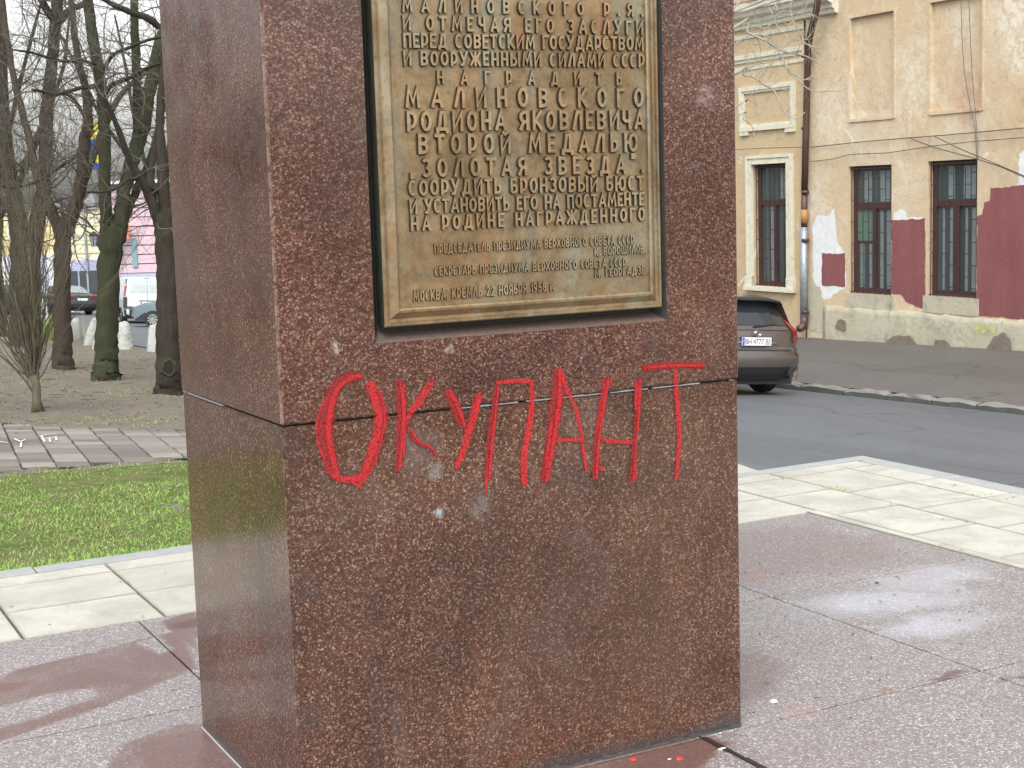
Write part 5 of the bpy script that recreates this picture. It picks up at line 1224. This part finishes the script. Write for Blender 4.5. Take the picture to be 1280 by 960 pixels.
def vehicle(name, loc, heading, label, cat, paint, spec, plate=None):
    """rows sweep from rear bumper over the roof to the nose; local +x forward"""
    root = empty(name, loc, heading, label=label, cat=cat)
    zn = Vector((.081, .031, 1)).normalized(); xn = Vector((cos(heading), sin(heading), 0)); xn = (xn-zn*xn.dot(zn)).normalized(); yn = zn.cross(xn)
    root.rotation_euler = Matrix(((xn.x, yn.x, zn.x), (xn.y, yn.y, zn.y), (xn.z, yn.z, zn.z))).to_euler()     # stands square on the sloping street
    rows = spec['rows']          # (x, z, halfwidth, corner)
    fr = [-1, -.93, -.8, -.45, 0, .45, .8, .93, 1]; sill = spec.get('sill', .30); belt = spec['belt']; hwb = spec['hw']; Lx = spec['len']
    def pt(row, fq, lift=0.0):
        x, z, hw, c = row; cc = c*abs(fq)**4; return Vector((x+(cc if x < Lx*.5 else -cc), fq*hw, z-(.05*abs(fq)**4 if z > belt+.1 else 0)))
    m = MB(); grid = [[pt(r_, q) for q in fr] for r_ in rows]
    for a, b in zip(grid, grid[1:]):
        for i in range(len(fr)-1): m.face([a[i], a[i+1], b[i+1], b[i]])
    wh = spec['wheels']; wr = spec['wr']
    for sg, idx in ((-1, 0), (1, -1)):
        cols = []
        for row, g in zip(rows, grid):
            e = g[idx]; c = [e]
            if row[1] > belt+.02: c.append(Vector((e.x, sg*hwb*.985, belt)))
            else: c.append(Vector((e.x, e.y, e.z)))
            zz = sill
            for wx in wh:
                if abs(e.x-wx) < wr+.07: zz = max(sill, wr+math.sqrt(max(0, (wr+.07)**2-(e.x-wx)**2)))
            mid = min(c[-1].z, belt*.72+.1)
            c.append(Vector((e.x, sg*hwb*(1.0 if row[1] > belt else abs(e.y)/hwb), max(zz, mid) if row[1] > belt else max(min(e.z, mid), min(zz, e.z))))); c.append(Vector((e.x, sg*abs(c[-1].y)*.975, min(c[-1].z, zz) if row[1] > belt else min(c[-1].z, max(zz, sill))))); cols.append(c)
        for a, b in zip(cols, cols[1:]):
            for k in range(3):
                q = [a[k], a[k+1], b[k+1], b[k]]; m.face(q if sg < 0 else q[::-1])
    bo = m.build('body', paint, root, weld=True); 
    for p in bo.data.polygons: p.use_smooth = True
    bo.data.set_sharp_from_angle(angle=radians(32))
    under_ = MB(); under_.box(.25, Lx-.25, -hwb+.12, hwb-.12, .18, .62); under_.build('underbody', DKPL, root)
    # glass on sides
    if spec.get('sideglass', True):
        g = [r_ for r_ in rows if r_[1] > belt+.18]
        for sg in (-1, 1):
            gm = MB(); A = []; 
            xs_ = [r_[0] for r_ in g]; x0_, x1_ = min(xs_)+.12, max(xs_)-.10; ztop = max(r_[1] for r_ in g)-.15; hwt = g[len(g)//2][2]
            gm.face([(x0_-.05, sg*(hwb*.985+.004), belt+.03), (x1_+.25, sg*(hwb*.985+.004), belt+.03), (x1_-.15, sg*(hwt+.02), ztop), (x0_+.25, sg*(hwt+.02), ztop)][::(1 if sg > 0 else -1)]); gm.build('side_window', TINT, root)
    def patchr(nm, i0, t0, i1, t1, f0, f1, mat, lift=.006, par=root, top=None):
        """piece laid on the swept skin"""
        def at(i, t_, q):
            a, b = pt(rows[i], q), pt(rows[i+1], q); return a+(b-a)*t_
        q = [(i0, t0)]+[(i, 0) for i in range(i0+1, i1+(1 if t1 > 0 or True else 0)) if (i > i0)]+[(i1, t1)]
        qq = []
        for k in q:
            if not qq or qq[-1] != k: qq.append(k)
        M2 = MB(); G_ = []
        for n_, k in enumerate(qq):
            tt = n_/(len(qq)-1) if len(qq) > 1 else 0; fa, fb = (f0, f1) if top is None else (f0+(top[0]-f0)*tt, f1+(top[1]-f1)*tt)
            G_.append([at(k[0], k[1], fa+(fb-fa)*s_/6) for s_ in range(7)])
        cen = Vector((Lx*.5, 0, .7))
        def lf(p):
            n_ = (p-cen); n_.y *= 1.2; n_.normalize(); return p+n_*lift
        for a, b in zip(G_, G_[1:]):
            for s_ in range(6): M2.face([lf(a[s_]), lf(a[s_+1]), lf(b[s_+1]), lf(b[s_])])
        return M2.build(nm, mat, par, smooth=True)
    for a in spec['patches']: patchr(*a)
    # wheels
    wm = None
    for wx in wh:
        for sg in (-1, 1):
            M2 = MB(); W_ = .22; yc = sg*(hwb-.12)
            rg_ = []
            for (yy, rr_) in ((-.11, .62), (-.11, .93), (-.08, 1.0), (.08, 1.0), (.11, .93), (.11, .62)): rg_.append([(wx+cos(2*pi*k/20)*wr*rr_, yc+yy, wr+sin(2*pi*k/20)*wr*rr_) for k in range(20)])
            for a, b in zip(rg_, rg_[1:]):
                for k in range(20): j = (k+1) % 20; M2.face([a[k], b[k], b[j], a[j]])
            wo_ = M2.build('wheel', TYRE, root, smooth=True)
            M3 = MB(); yo = yc+sg*.095
            for k in range(10):
                a = 2*pi*k/10; b = a+.36; M3.face([(wx+cos(a)*.05, yo, wr+sin(a)*.05), (wx+cos(a)*wr*.62, yo+sg*.008, wr+sin(a)*wr*.62), (wx+cos(b)*wr*.62, yo+sg*.008, wr+sin(b)*wr*.62), (wx+cos(b)*.05, yo, wr+sin(b)*.05)])
            M3.tube([(wx, yo, wr), (wx, yo+sg*.02, wr)], wr*.16, 10); M3.build('rim', RIM, wo_)
    if plate:
        x, z, wdt, hgt, tilt, txt = plate
        p = MB(); p.box(-.008, 0, -wdt/2, wdt/2, -hgt/2, hgt/2); po = p.build('number_plate', PLATE, root); po.location = (x, 0, z); po.rotation_euler = (0, tilt, 0)
        if txt:
            p = MB(); p.box(-.0105, -.0085, wdt/2-.048, wdt/2-.004, -hgt/2+.004, hgt/2-.004); p.build('country_band', PBLUE, po)
            p = MB(); p.box(-.012, -.0106, wdt/2-.04, wdt/2-.012, .0, .02); p.build('flag_mark', PIPE_O, po)
            cu = bpy.data.curves.new('plate_text', 'FONT'); cu.body = txt; cu.size = hgt*.98; cu.extrude = .001; cu.align_x = 'CENTER'; cu.offset = .0
            ob = bpy.data.objects.new('plate_text', cu); COL.objects.link(ob); bpy.context.view_layer.update(); me = bpy.data.meshes.new_from_object(ob.evaluated_get(bpy.context.evaluated_depsgraph_get())); bpy.data.objects.remove(ob)
            xs_ = [v_.co.x for v_ in me.vertices]; sx = (wdt-.075)/(max(xs_)-min(xs_))
            for v_ in me.vertices: a, b, c = v_.co; v_.co = (-.010-c, -(a*sx)-.022, b-hgt*.36)
            me.materials.clear(); me.materials.append(PBLACK); me.name = 'plate_lettering'; o = bpy.data.objects.new('plate_lettering', me); link(o, po)
    return root
def heading_for(dirv): return math.atan2(dirv.y, dirv.x)
HEAD = heading_for(bd)
TILT = -.031
# big brown-grey car parked at the kerb (rows: rear bumper .. nose)
suv = dict(len=4.85, hw=.965, belt=1.03, wheels=(1.02, 3.80), wr=.37, sill=.27, rows=[
 (.16, .26, .80, .12), (.06, .36, .88, .20), (.0, .46, .93, .22), (-.01, .62, .945, .22), (.02, .71, .95, .22), (.07, .745, .955, .22), (.10, .78, .955, .20), (.10, .95, .955, .20), (.12, 1.03, .945, .20),
 (.155, 1.07, .92, .20), (.30, 1.24, .85, .18), (.46, 1.42, .775, .16), (.50, 1.475, .75, .13), (.33, 1.50, .72, .08), (.34, 1.535, .70, .08), (.75, 1.60, .70, .05), (1.6, 1.645, .70, 0), (2.4, 1.62, .70, 0), (2.9, 1.52, .71, .02), (3.7, 1.06, .86, .10), (4.3, .98, .90, .2), (4.75, .80, .88, .3), (4.85, .55, .84, .3), (4.78, .28, .78, .2)],
 patches=[('lower_bumper', 0, 0, 2, 0, -.93, .93, DKPL), ('rear_window', 9, .25, 11, .9, -.80, .80, TINT, .008), 
          ('tail_lamp', 6, .45, 9, .9, -1.0, -.80, LAMP, .018), ('tail_lamp', 6, .45, 9, .9, .80, 1.0, LAMP, .018),
          ('boot_trim', 6, .30, 6, .46, -.42, .42, CHROME, .012), ('boot_gap', 4, .2, 4, .75, -.90, .90, DKPL, .008), ('belt_line', 8, .1, 8, .3, -.80, .80, DKPL, .007), ('reflector', 3, .2, 3, .75, -.99, -.86, LAMP, .012), ('reflector', 3, .2, 3, .75, .86, .99, LAMP, .012), ('spoiler', 12, .2, 14, .2, -.97, .97, DKPL, .01)])
cp_ = atT(947, 497); SUVP = carpaint('paint_brown_grey', (.125, .107, .098), .30, .55)
ctr = Vector((KX(cp_.y)-1.30, cp_.y, 0)); ctr = cp_ + Vector((0.0, 0, 0))
ctr.z = T(ctr.x, ctr.y)+.012
suv_o = vehicle('parked_car', ctr, HEAD, 'large brown grey hatchback car parked at the kerb right of the pedestal', 'car', SUVP, suv, (.078, .86, .56, .125, .0, 'BH 4777 BE'))
# emblem, wiper, exhaust, registration lamp bar
m = MB(); 
for rx, rz in ((.062, .045), (.036, .03)): m.tube([(.055, cos(2*pi*k/18)*rx, .985+sin(2*pi*k/18)*rz) for k in range(19)], .006, 4)
m.tube([(.055, -.028, 1.01), (.055, .028, 1.01)], .005, 4); m.build('emblem', CHROME, suv_o)
m = MB(); m.tube([(.15, .02, 1.085), (.18, -.25, 1.11), (.20, -.42, 1.13)], .012, 5); m.build('wiper', DKPL, suv_o)
m = MB(); m.tube([(.02, -.66, .33), (.25, -.66, .33)], .042, 10); m.build('exhaust', DKPL, suv_o)
m = MB(); m.box(.075, .10, -.30, .30, .905, .925); m.build('plate_lamp', DKPL, suv_o)
# white delivery van
van = dict(len=4.3, hw=.90, belt=1.05, wheels=(.75, 3.4), wr=.32, sill=.28, sideglass=False, rows=[
 (.1, .28, .80, .08), (.0, .36, .86, .12), (-.02, .52, .88, .12), (.02, .60, .89, .10), (.05, .66, .90, .06), (.06, 1.0, .90, .06), (.08, 1.06, .90, .06), (.14, 1.5, .84, .06), (.20, 1.72, .79, .05), (.34, 1.80, .76, .03), (1.0, 1.83, .76, 0), (2.3, 1.80, .76, 0), (2.7, 1.70, .75, 0), (3.4, 1.12, .82, .05), (4.0, .95, .84, .15), (4.28, .70, .84, .2), (4.3, .3, .8, .2)],
 patches=[('bumper', 0, 0, 3, 1, -1, 1, DKPL, .01), ('tail_lamp', 5, .3, 7, .35, .90, 1.0, LAMP, .02), ('tail_lamp', 5, .3, 7, .35, -1.0, -.90, LAMP, .02), ('pillar_trim', 3, .5, 5, .3, .84, 1.0, DKPL, .012), ('pillar_trim', 3, .5, 5, .3, -1.0, -.84, DKPL, .012), ('pillar_trim', 7, .35, 8, .6, .93, 1.0, DKPL, .012), ('handle_strip', 4, .62, 4, .70, -.35, .35, DKPL, .02),
          ('door_panel', 6, .35, 7, .9, .08, .80, plain('van_blank_pane', (.40, .46, .45), .3), .012), ('door_panel', 6, .35, 7, .9, -.80, -.08, bpy.data.materials['van_blank_pane'], .012), ('door_gap', 4, 0, 8, .3, -.008, .008, DKPL, .012), ('roof_light', 8, .4, 8, .6, -.15, .15, DKPL, .014)])
vp = atT(184, 405); vp.z = T(vp.x, vp.y)+.012
van_o = vehicle('delivery_van', vp, HEAD-.06, 'white panel van seen from behind between the mossy tree and the dark tree', 'van', carpaint('paint_white', (.48, .53, .53), .35, 0), van, (.012, .80, .52, .112, 0, 'BH'))
bpy.data.objects.remove([c for c in van_o.children_recursive if c.name.startswith('plate_lettering')][0])
# dark saloon
sal = dict(len=4.4, hw=.85, belt=.93, wheels=(.95, 3.5), wr=.30, sill=.26, rows=[
 (.1, .28, .76, .08), (.0, .38, .82, .14), (-.01, .52, .84, .14), (.05, .60, .85, .12), (.08, .66, .85, .1), (.08, .86, .84, .1), (.14, .93, .82, .1), (.55, .97, .80, .03), (.80, 1.12, .70, .03), (1.25, 1.36, .60, .02), (1.6, 1.40, .58, 0), (2.4, 1.38, .58, 0), (3.1, .98, .74, .03), (3.9, .86, .78, .1), (4.35, .70, .78, .2), (4.4, .35, .75, .2)],
 patches=[('bumper', 0, 0, 3, 0, -1, 1, DKPL, .01), ('rear_window', 7, .55, 9, .0, -.86, .86, plain('pale_glass', (.25, .30, .31), .08), .01), ('tail_lamp', 4, .45, 5, .9, .55, 1.0, LAMP, .015), ('tail_lamp', 4, .45, 5, .9, -1.0, -.55, LAMP, .015)])
SALP = carpaint('paint_dark_green', (.035, .045, .045), .35, .3)
sp_ = atT(104, 394); sp_.z = T(sp_.x, sp_.y)+.012
vehicle('parked_car', sp_, HEAD+.25, 'dark green saloon seen from behind between the brown tree and the mossy tree', 'car', SALP, sal, (.06, .74, .52, .112, 0, ''))
sp_ = atT(58, 395); sp_.z = T(sp_.x, sp_.y)+.012
vehicle('parked_car', sp_, HEAD+.5, 'dark estate car left of the brown tree beside the white fence', 'car', carpaint('paint_olive', (.05, .055, .045), .4, .2), sal, None)
sp_ = atT(188+130, 412); sp_.z = T(sp_.x, sp_.y)+.012
vehicle('parked_car', sp_, math.atan2(_sy, -_cy), 'blue grey car half hidden behind the dark tree next to the white van', 'car', carpaint('paint_blue_grey', (.14, .19, .21), .35, .3), sal, None)

# ------------------------------------------------------------------ bollards, fence, lamp, flags
WST = NT('whitewashed_stone'); wc = WST.mix(WST.ramp(WST.noise(3, 6, .7), [(.5, 0.0), (.7, .7)]), (.40, .41, .385), (.17, .16, .13)); WST.bump(WST.noise(14, 5), .8, .05); WST = WST.fin(wc, .85)
def boulder(px, py, wpx, hpx, label, seed, lean=0):
    c = atT(px, py); d = (c-CAM).dot(Vector((_sy, _cy, 0))); w_ = wpx*d/F; h = hpx*d/F; r = random.Random(seed); m = MB(); rings = []
    for (t_, q) in ((-.1, 1.0), (.15, 1.02), (.5, .90), (.8, .74), (.95, .60), (1.0, .35)):
        ring = []
        for k in range(9):
            a = 2*pi*k/9; rr_ = w_*.5*q*r.uniform(.88, 1.1); ring.append((c.x+cos(a)*rr_+hx.x*lean*t_*h, c.y+sin(a)*rr_*.75+hx.y*lean*t_*h, c.z+t_*h*(1+r.uniform(-.03, .03))))
        rings.append(ring)
    for a, b in zip(rings, rings[1:]):
        for k in range(9): j = (k+1) % 9; m.face([a[k], a[j], b[j], b[k]])
    m.face(rings[-1]); cc = c.copy()
    o = m.build('boundary_stone', WST, smooth=True, weld=True, origin=cc); o.data.set_sharp_from_angle(angle=radians(50)); tag(o, label, 'boundary stone', 'whitewashed stones along the street edge')
boulder(94, 424, 15, 26, 'whitewashed stone just right of the brown tree trunk', 1, .1); boulder(113, 431, 17, 33, 'leaning whitewashed stone just left of the mossy tree trunk', 2, .25); boulder(157, 436, 21, 34, 'widest whitewashed stone, right of the mossy tree below the van', 3)
boulder(195, 439, 22, 34, 'whitewashed stone partly hidden by the dark tree trunk', 4); boulder(226, 452, 14, 46, 'whitewashed stone between the dark tree and the pedestal', 5); boulder(120, 436, 9, 10, 'low rounded stone at the left foot of the mossy tree', 6)
boulder(38, 421, 14, 30, 'whitewashed stone behind the shrub at the far left', 7)
# low leafy clump
gc_ = atT(58, 424); m = MB(); rq = random.Random(3)
for _ in range(420):
    p = gc_+Vector((rq.gauss(0, .30), rq.gauss(0, .2), 0)); h = rq.uniform(.15, .75); tp = p+Vector((rq.gauss(0, .12), rq.gauss(0, .12), h)); a = rq.uniform(0, 6.28); e = Vector((cos(a), sin(a), 0))*.022
    m.face([p-e, p+e, tp])
tag(m.build('green_plant', plain('young_leaves', (.22, .28, .07), .6, 0, .5, 4), origin=gc_), 'clump of yellow green leaves beside the brown tree near the fence', 'plant')
# white slat fence
fc = atT(30, 412); fe = empty('picket_fence', fc, label='white picket fence across the street between the left trunks', cat='fence'); FW = plain('fence_white', (.5, .52, .53), .7)
for k in range(7):
    c = fc+Vector((_cy, -_sy, 0))*(k*.125); c.z = T(c.x, c.y); m = MB(); m.box(c.x-.04, c.x+.04, c.y-.015, c.y+.015, c.z, c.z+1.0); under(m.build('picket', FW), fe)
for z in (.25, .8):
    a = fc.copy(); b = fc+Vector((_cy, -_sy, 0))*.78; m = MB(); m.tube([(a.x, a.y+.03, T(a.x, a.y)+z), (b.x, b.y+.03, T(b.x, b.y)+z)], .03, 4); under(m.build('rail', FW), fe)
# street lamp
IRON = plain('lamp_iron', (.03, .035, .035), .5, .4)
lb = atT(88, 420); LD = (lb-CAM).dot(Vector((_sy, _cy, 0))); lamp = empty('street_lamp', lb, label='iron street lamp with hanging lantern, its post behind the brown tree', cat='street lamp')
top = atd(89, 262, LD); m = MB(); m.tube([lb, Vector((lb.x, lb.y, top.z+.3))], [.07, .045], 8); under(m.build('post', IRON, smooth=True), lamp)
m = MB(); m.tube([Vector((lb.x, lb.y, top.z-.1)), atd(98, 270, LD), atd(108, 276, LD), atd(117, 287, LD)], .032, 6); m.tube([Vector((lb.x, lb.y, top.z-.4)), atd(104, 281, LD), atd(112, 284, LD)], .02, 5); under(m.build('arm', IRON, smooth=True), lamp)
lc = atd(117, 290, LD); m = MB(); px_ = LD/F
prf = [(0, 1), (5, -2), (6, -4), (6.2, -5)]; rings = [[(lc.x+cos(2*pi*k/6)*max(q, .3)*px_, lc.y+sin(2*pi*k/6)*max(q, .3)*px_, lc.z+z*px_) for k in range(6)] for q, z in prf]
for a, b in zip(rings, rings[1:]):
    for k in range(6): j = (k+1) % 6; m.face([a[k], a[j], b[j], b[k]])
la = under(m.build('lantern', IRON), lamp)
m = MB(); ra = [(lc.x+cos(2*pi*k/6)*5.4*px_, lc.y+sin(2*pi*k/6)*5.4*px_, lc.z-5*px_) for k in range(6)]; rb_ = [(lc.x+cos(2*pi*k/6)*3.4*px_, lc.y+sin(2*pi*k/6)*3.4*px_, lc.z-18*px_) for k in range(6)]
for k in range(6): j = (k+1) % 6; m.face([ra[k], ra[j], rb_[j], rb_[k]])
m.face(rb_); g_ = m.build('glass', plain('lantern_glass', (.30, .33, .34), .15), la)
m = MB()
for k in range(6): m.tube([ra[k], rb_[k]], .012, 4)
m.build('glazing_bars', IRON, la)
# flags on one pole
fb = atT(139, 404); FD = (fb-CAM).dot(Vector((_sy, _cy, 0)))-4; fb = atd(139, 404, FD); fb.z = T(fb.x, fb.y); fp = empty('flag_pole', fb, label='flag pole behind the trees carrying two blue and yellow flags', cat='flag pole')
m = MB(); m.tube([fb, Vector((fb.x, fb.y, atd(127, 150, FD).z))], [.05, .035], 8); under(m.build('pole', plain('pole_grey', (.3, .31, .32), .5)), fp)
FB = plain('flag_blue', (.02, .12, .55), .7); FY_ = plain('flag_yellow', (.75, .62, .06), .7)
def flagpiece(pts, mat, dd_):
    m = MB(); q = [atd(px, py, FD+dd_) for px, py in pts]; n = 8
    for k in range(n):
        a = q[0].lerp(q[1], k/n); b = q[0].lerp(q[1], (k+1)/n); c = q[3].lerp(q[2], (k+1)/n); d = q[3].lerp(q[2], k/n); wv = lambda t: Vector((_sy, _cy, 0))*.06*sin(t*2.2)
        m.face([a+wv(k), b+wv(k+1), c+wv(k+1), d+wv(k)])
    return m
fl = under(flagpiece([(124, 150), (104, 160), (103, 178), (120, 174)], FY_, 0).build('flag', FY_), fp); flagpiece([(120, 174), (105, 180), (103, 208), (112, 194)], FB, 0).build('blue_half', FB, fl).location = -Vector(fp.location)*0
fl2 = under(flagpiece([(113, 186), (124, 190), (124, 204), (113, 202)], FY_, .1).build('flag', FY_), fp); flagpiece([(113, 202), (124, 204), (124, 213), (113, 211)], FB, .1).build('blue_half', FB, fl2)

# ------------------------------------------------------------------ houses at the end of the street
YEL = plain('yellow_plaster', (.62, .53, .27), .9, 0, .1, .6); LAV = plain('lavender_plaster', (.40, .42, .56), .9, 0, .12, .6); PINK = plain('pink_plaster', (.50, .375, .425), .9, 0, .08, .7); CREAM = plain('cream_plaster', (.66, .63, .44), .9, 0, .1, .7); DGL = plain('dark_pane', (.05, .06, .07), .15); WPAINT = plain('white_paint', (.68, .69, .70), .7); SLATE = plain('slate_roof', (.17, .175, .18), .7); LAVP = plain('pale_lavender', (.34, .36, .50), .9, 0, .1, 1)
def house_at(pxl, pxr, pybase, d, ytop, label, depth=9, mats=None, turn=0.0):
    """axis frame: u along the facade (picture left to right), v away"""
    c = atd(pxl, pybase, d); u = Vector((_cy, -_sy, 0)); u = Matrix.Rotation(turn, 3, 'Z') @ u; v = Vector((-u.y, u.x, 0))
    wdt = (pxr-pxl)*d/F; c.z = T(c.x, c.y); h = atd(pxl, ytop, d).z-c.z
    root = empty('house', c, label=label, cat='house')
    def bx(name, u0, u1, v0, v1, z0, z1, mat, par=None):
        q = MB(); cs = [(u0, v0), (u1, v0), (u1, v1), (u0, v1)]; vs = [tuple(c+u*a+v*b+Vector((0, 0, z))) for z in (z0, z1) for a, b in cs]
        q.v = vs; q.f = [[0, 3, 2, 1], [4, 5, 6, 7], [0, 1, 5, 4], [1, 2, 6, 5], [2, 3, 7, 6], [3, 0, 4, 7]]; q.m = [0]*6
        o = q.build(name, mat)
        if par is None: under(o, root)
        else: o.parent = par; 
        return o
    return root, c, wdt, h, bx, u, v
# yellow over lavender
D1 = 78; root, c, wd, h, bx, u, v = house_at(-60, 92, 372, D1, 258, 'long yellow house with lavender ground floor at the end of the street'); g1 = atd(0, 320, D1).z-c.z
bx('ground_floor_wall', 0, wd, 0, 9, -1, g1, LAV); bx('wall', .0, wd, .04, 9, g1+.0, h-.3, YEL); bx('roof', -.2, wd+.2, -.25, 9.2, h-.3, h, SLATE)
for k in range(10): 
    z = g1+.5+k*.52
    if z < h-.5: bx('wall_course', .05, wd-.05, -.03, .038, z, z+.46, YEL)
for px in (-50, -20, 10, 46, 66, 88): s_ = (px+60)*D1/F; bx('pilaster', s_-.14, s_+.14, -.09, -.001, -.5, g1+.02, WPAINT)
for px in (-38, -6, 26): s_ = (px+60)*D1/F; w_ = bx('window', s_-.45, s_+.45, -.07, -.032, g1+.9, g1+2.6, WPAINT); bx('pane', s_-.35, s_+.35, -.09, -.072, g1+1.0, g1+2.5, DGL, w_); w_.children[0].matrix_parent_inverse = Matrix.Identity(4)
# cream house with slate turret
D2 = 77.3; root, c, wd, h, bx, u, v = house_at(92, 148, 370, D2, 262, 'cream house with lavender base and dark pyramid roof behind the trees'); g1 = atd(100, 325, D2).z-c.z
bx('ground_floor_wall', 0, wd, 0, 8, -1, g1, LAVP); bx('wall', 0, wd, .04, 8, g1, h, CREAM)
for k in range(6):
    z = g1+.35+k*.46
    if z < h-.4: bx('wall_course', .03, wd-.03, -.02, .038, z, z+.42, CREAM)
for px in (94, 106, 118.5, 131, 142): s_ = (px-92)*D2/F; w_ = bx('window', s_-.2, s_+.2, -.05, -.001, .9, 2.15, DGL); 
bx('downpipe', (112-92)*D2/F-.05, (112-92)*D2/F+.05, -.16, -.06, 0, h, PIPE_Z)
m = MB(); e0 = .2*wd; e1 = .68*wd; a = [c+u*e0+v*-.2+Vector((0, 0, h)), c+u*e1+v*-.2+Vector((0, 0, h)), c+u*e1+v*3+Vector((0, 0, h)), c+u*e0+v*3+Vector((0, 0, h))]; pk = c+u*(e0+e1)/2+v*1.0+Vector((0, 0, h+.9))
for k in range(4): m.face([a[k], a[(k+1) % 4], pk])
under(m.build('roof', SLATE), root)
# pink rusticated house
D3 = 72; root, c, wd, h, bx, u, v = house_at(148, 330, 385, D3, 226, 'pink house with grooved wall behind the white van'); g1 = atd(160, 342, D3).z-c.z
bx('ground_floor_wall', 0, wd, 0, 9, -1.5, g1, LAVP); bx('wall', 0, wd, .05, 9, g1, h-.15, plain('pink_groove', (.20, .12, .14), .9)); k = 0; z = g1+.03
while z < h-.45: bx('wall_course', .02, wd-.02, -.03, .049, z, z+.40, PINK); z += .45
bx('roof_edge', -.1, wd+.1, -.3, 9, h-.15, h, WPAINT)
s_ = (173-148)*D3/F; bx('shutter', s_-.12, s_+.12, -.12, -.031, g1+.3, g1+1.7, plain('teal_paint', (.16, .28, .32), .6))
s_ = (165-148)*D3/F; sg = bx('sign_board', s_-.22, s_+.22, -.6, -.5, g1+1.7, g1+2.5, plain('orange_sign', (.65, .22, .09), .6)); bx('sign_bracket', s_-.03, s_+.03, -.5, -.03, g1+2.0, g1+2.05, IRON)
s_ = (155-148)*D3/F; bx('sign_board', s_-.2, s_+.2, -.62, -.52, g1+1.1, g1+1.9, plain('blue_sign', (.30, .42, .62), .6)); bx('sign_bracket', s_-.03, s_+.03, -.52, -.03, g1+1.5, g1+1.55, IRON)

D4 = 62; root, c, wd, h, bx, u, v = house_at(-1500, -330, 400, D4, 215, 'added long low house out of view far left beyond the trees'); g1 = 1.0  # unseen house, added to darken what the pedestal's left face reflects
bx('wall', 0, wd, 0, 8, -1.5, h-.3, plain('dull_plaster', (.24, .22, .20), .9, 0, .3, .5)); bx('roof', -.3, wd+.3, -.3, 8.3, h-.3, h, SLATE)
for k in range(12):
    s_ = 1.6+k*3.1
    if s_ < wd-1.5: w_ = bx('window', s_-.6, s_+.6, -.05, -.001, 1.0, 2.9, WPAINT); q_ = bx('pane', s_-.5, s_+.5, -.08, -.052, 1.1, 2.8, DGL, w_)
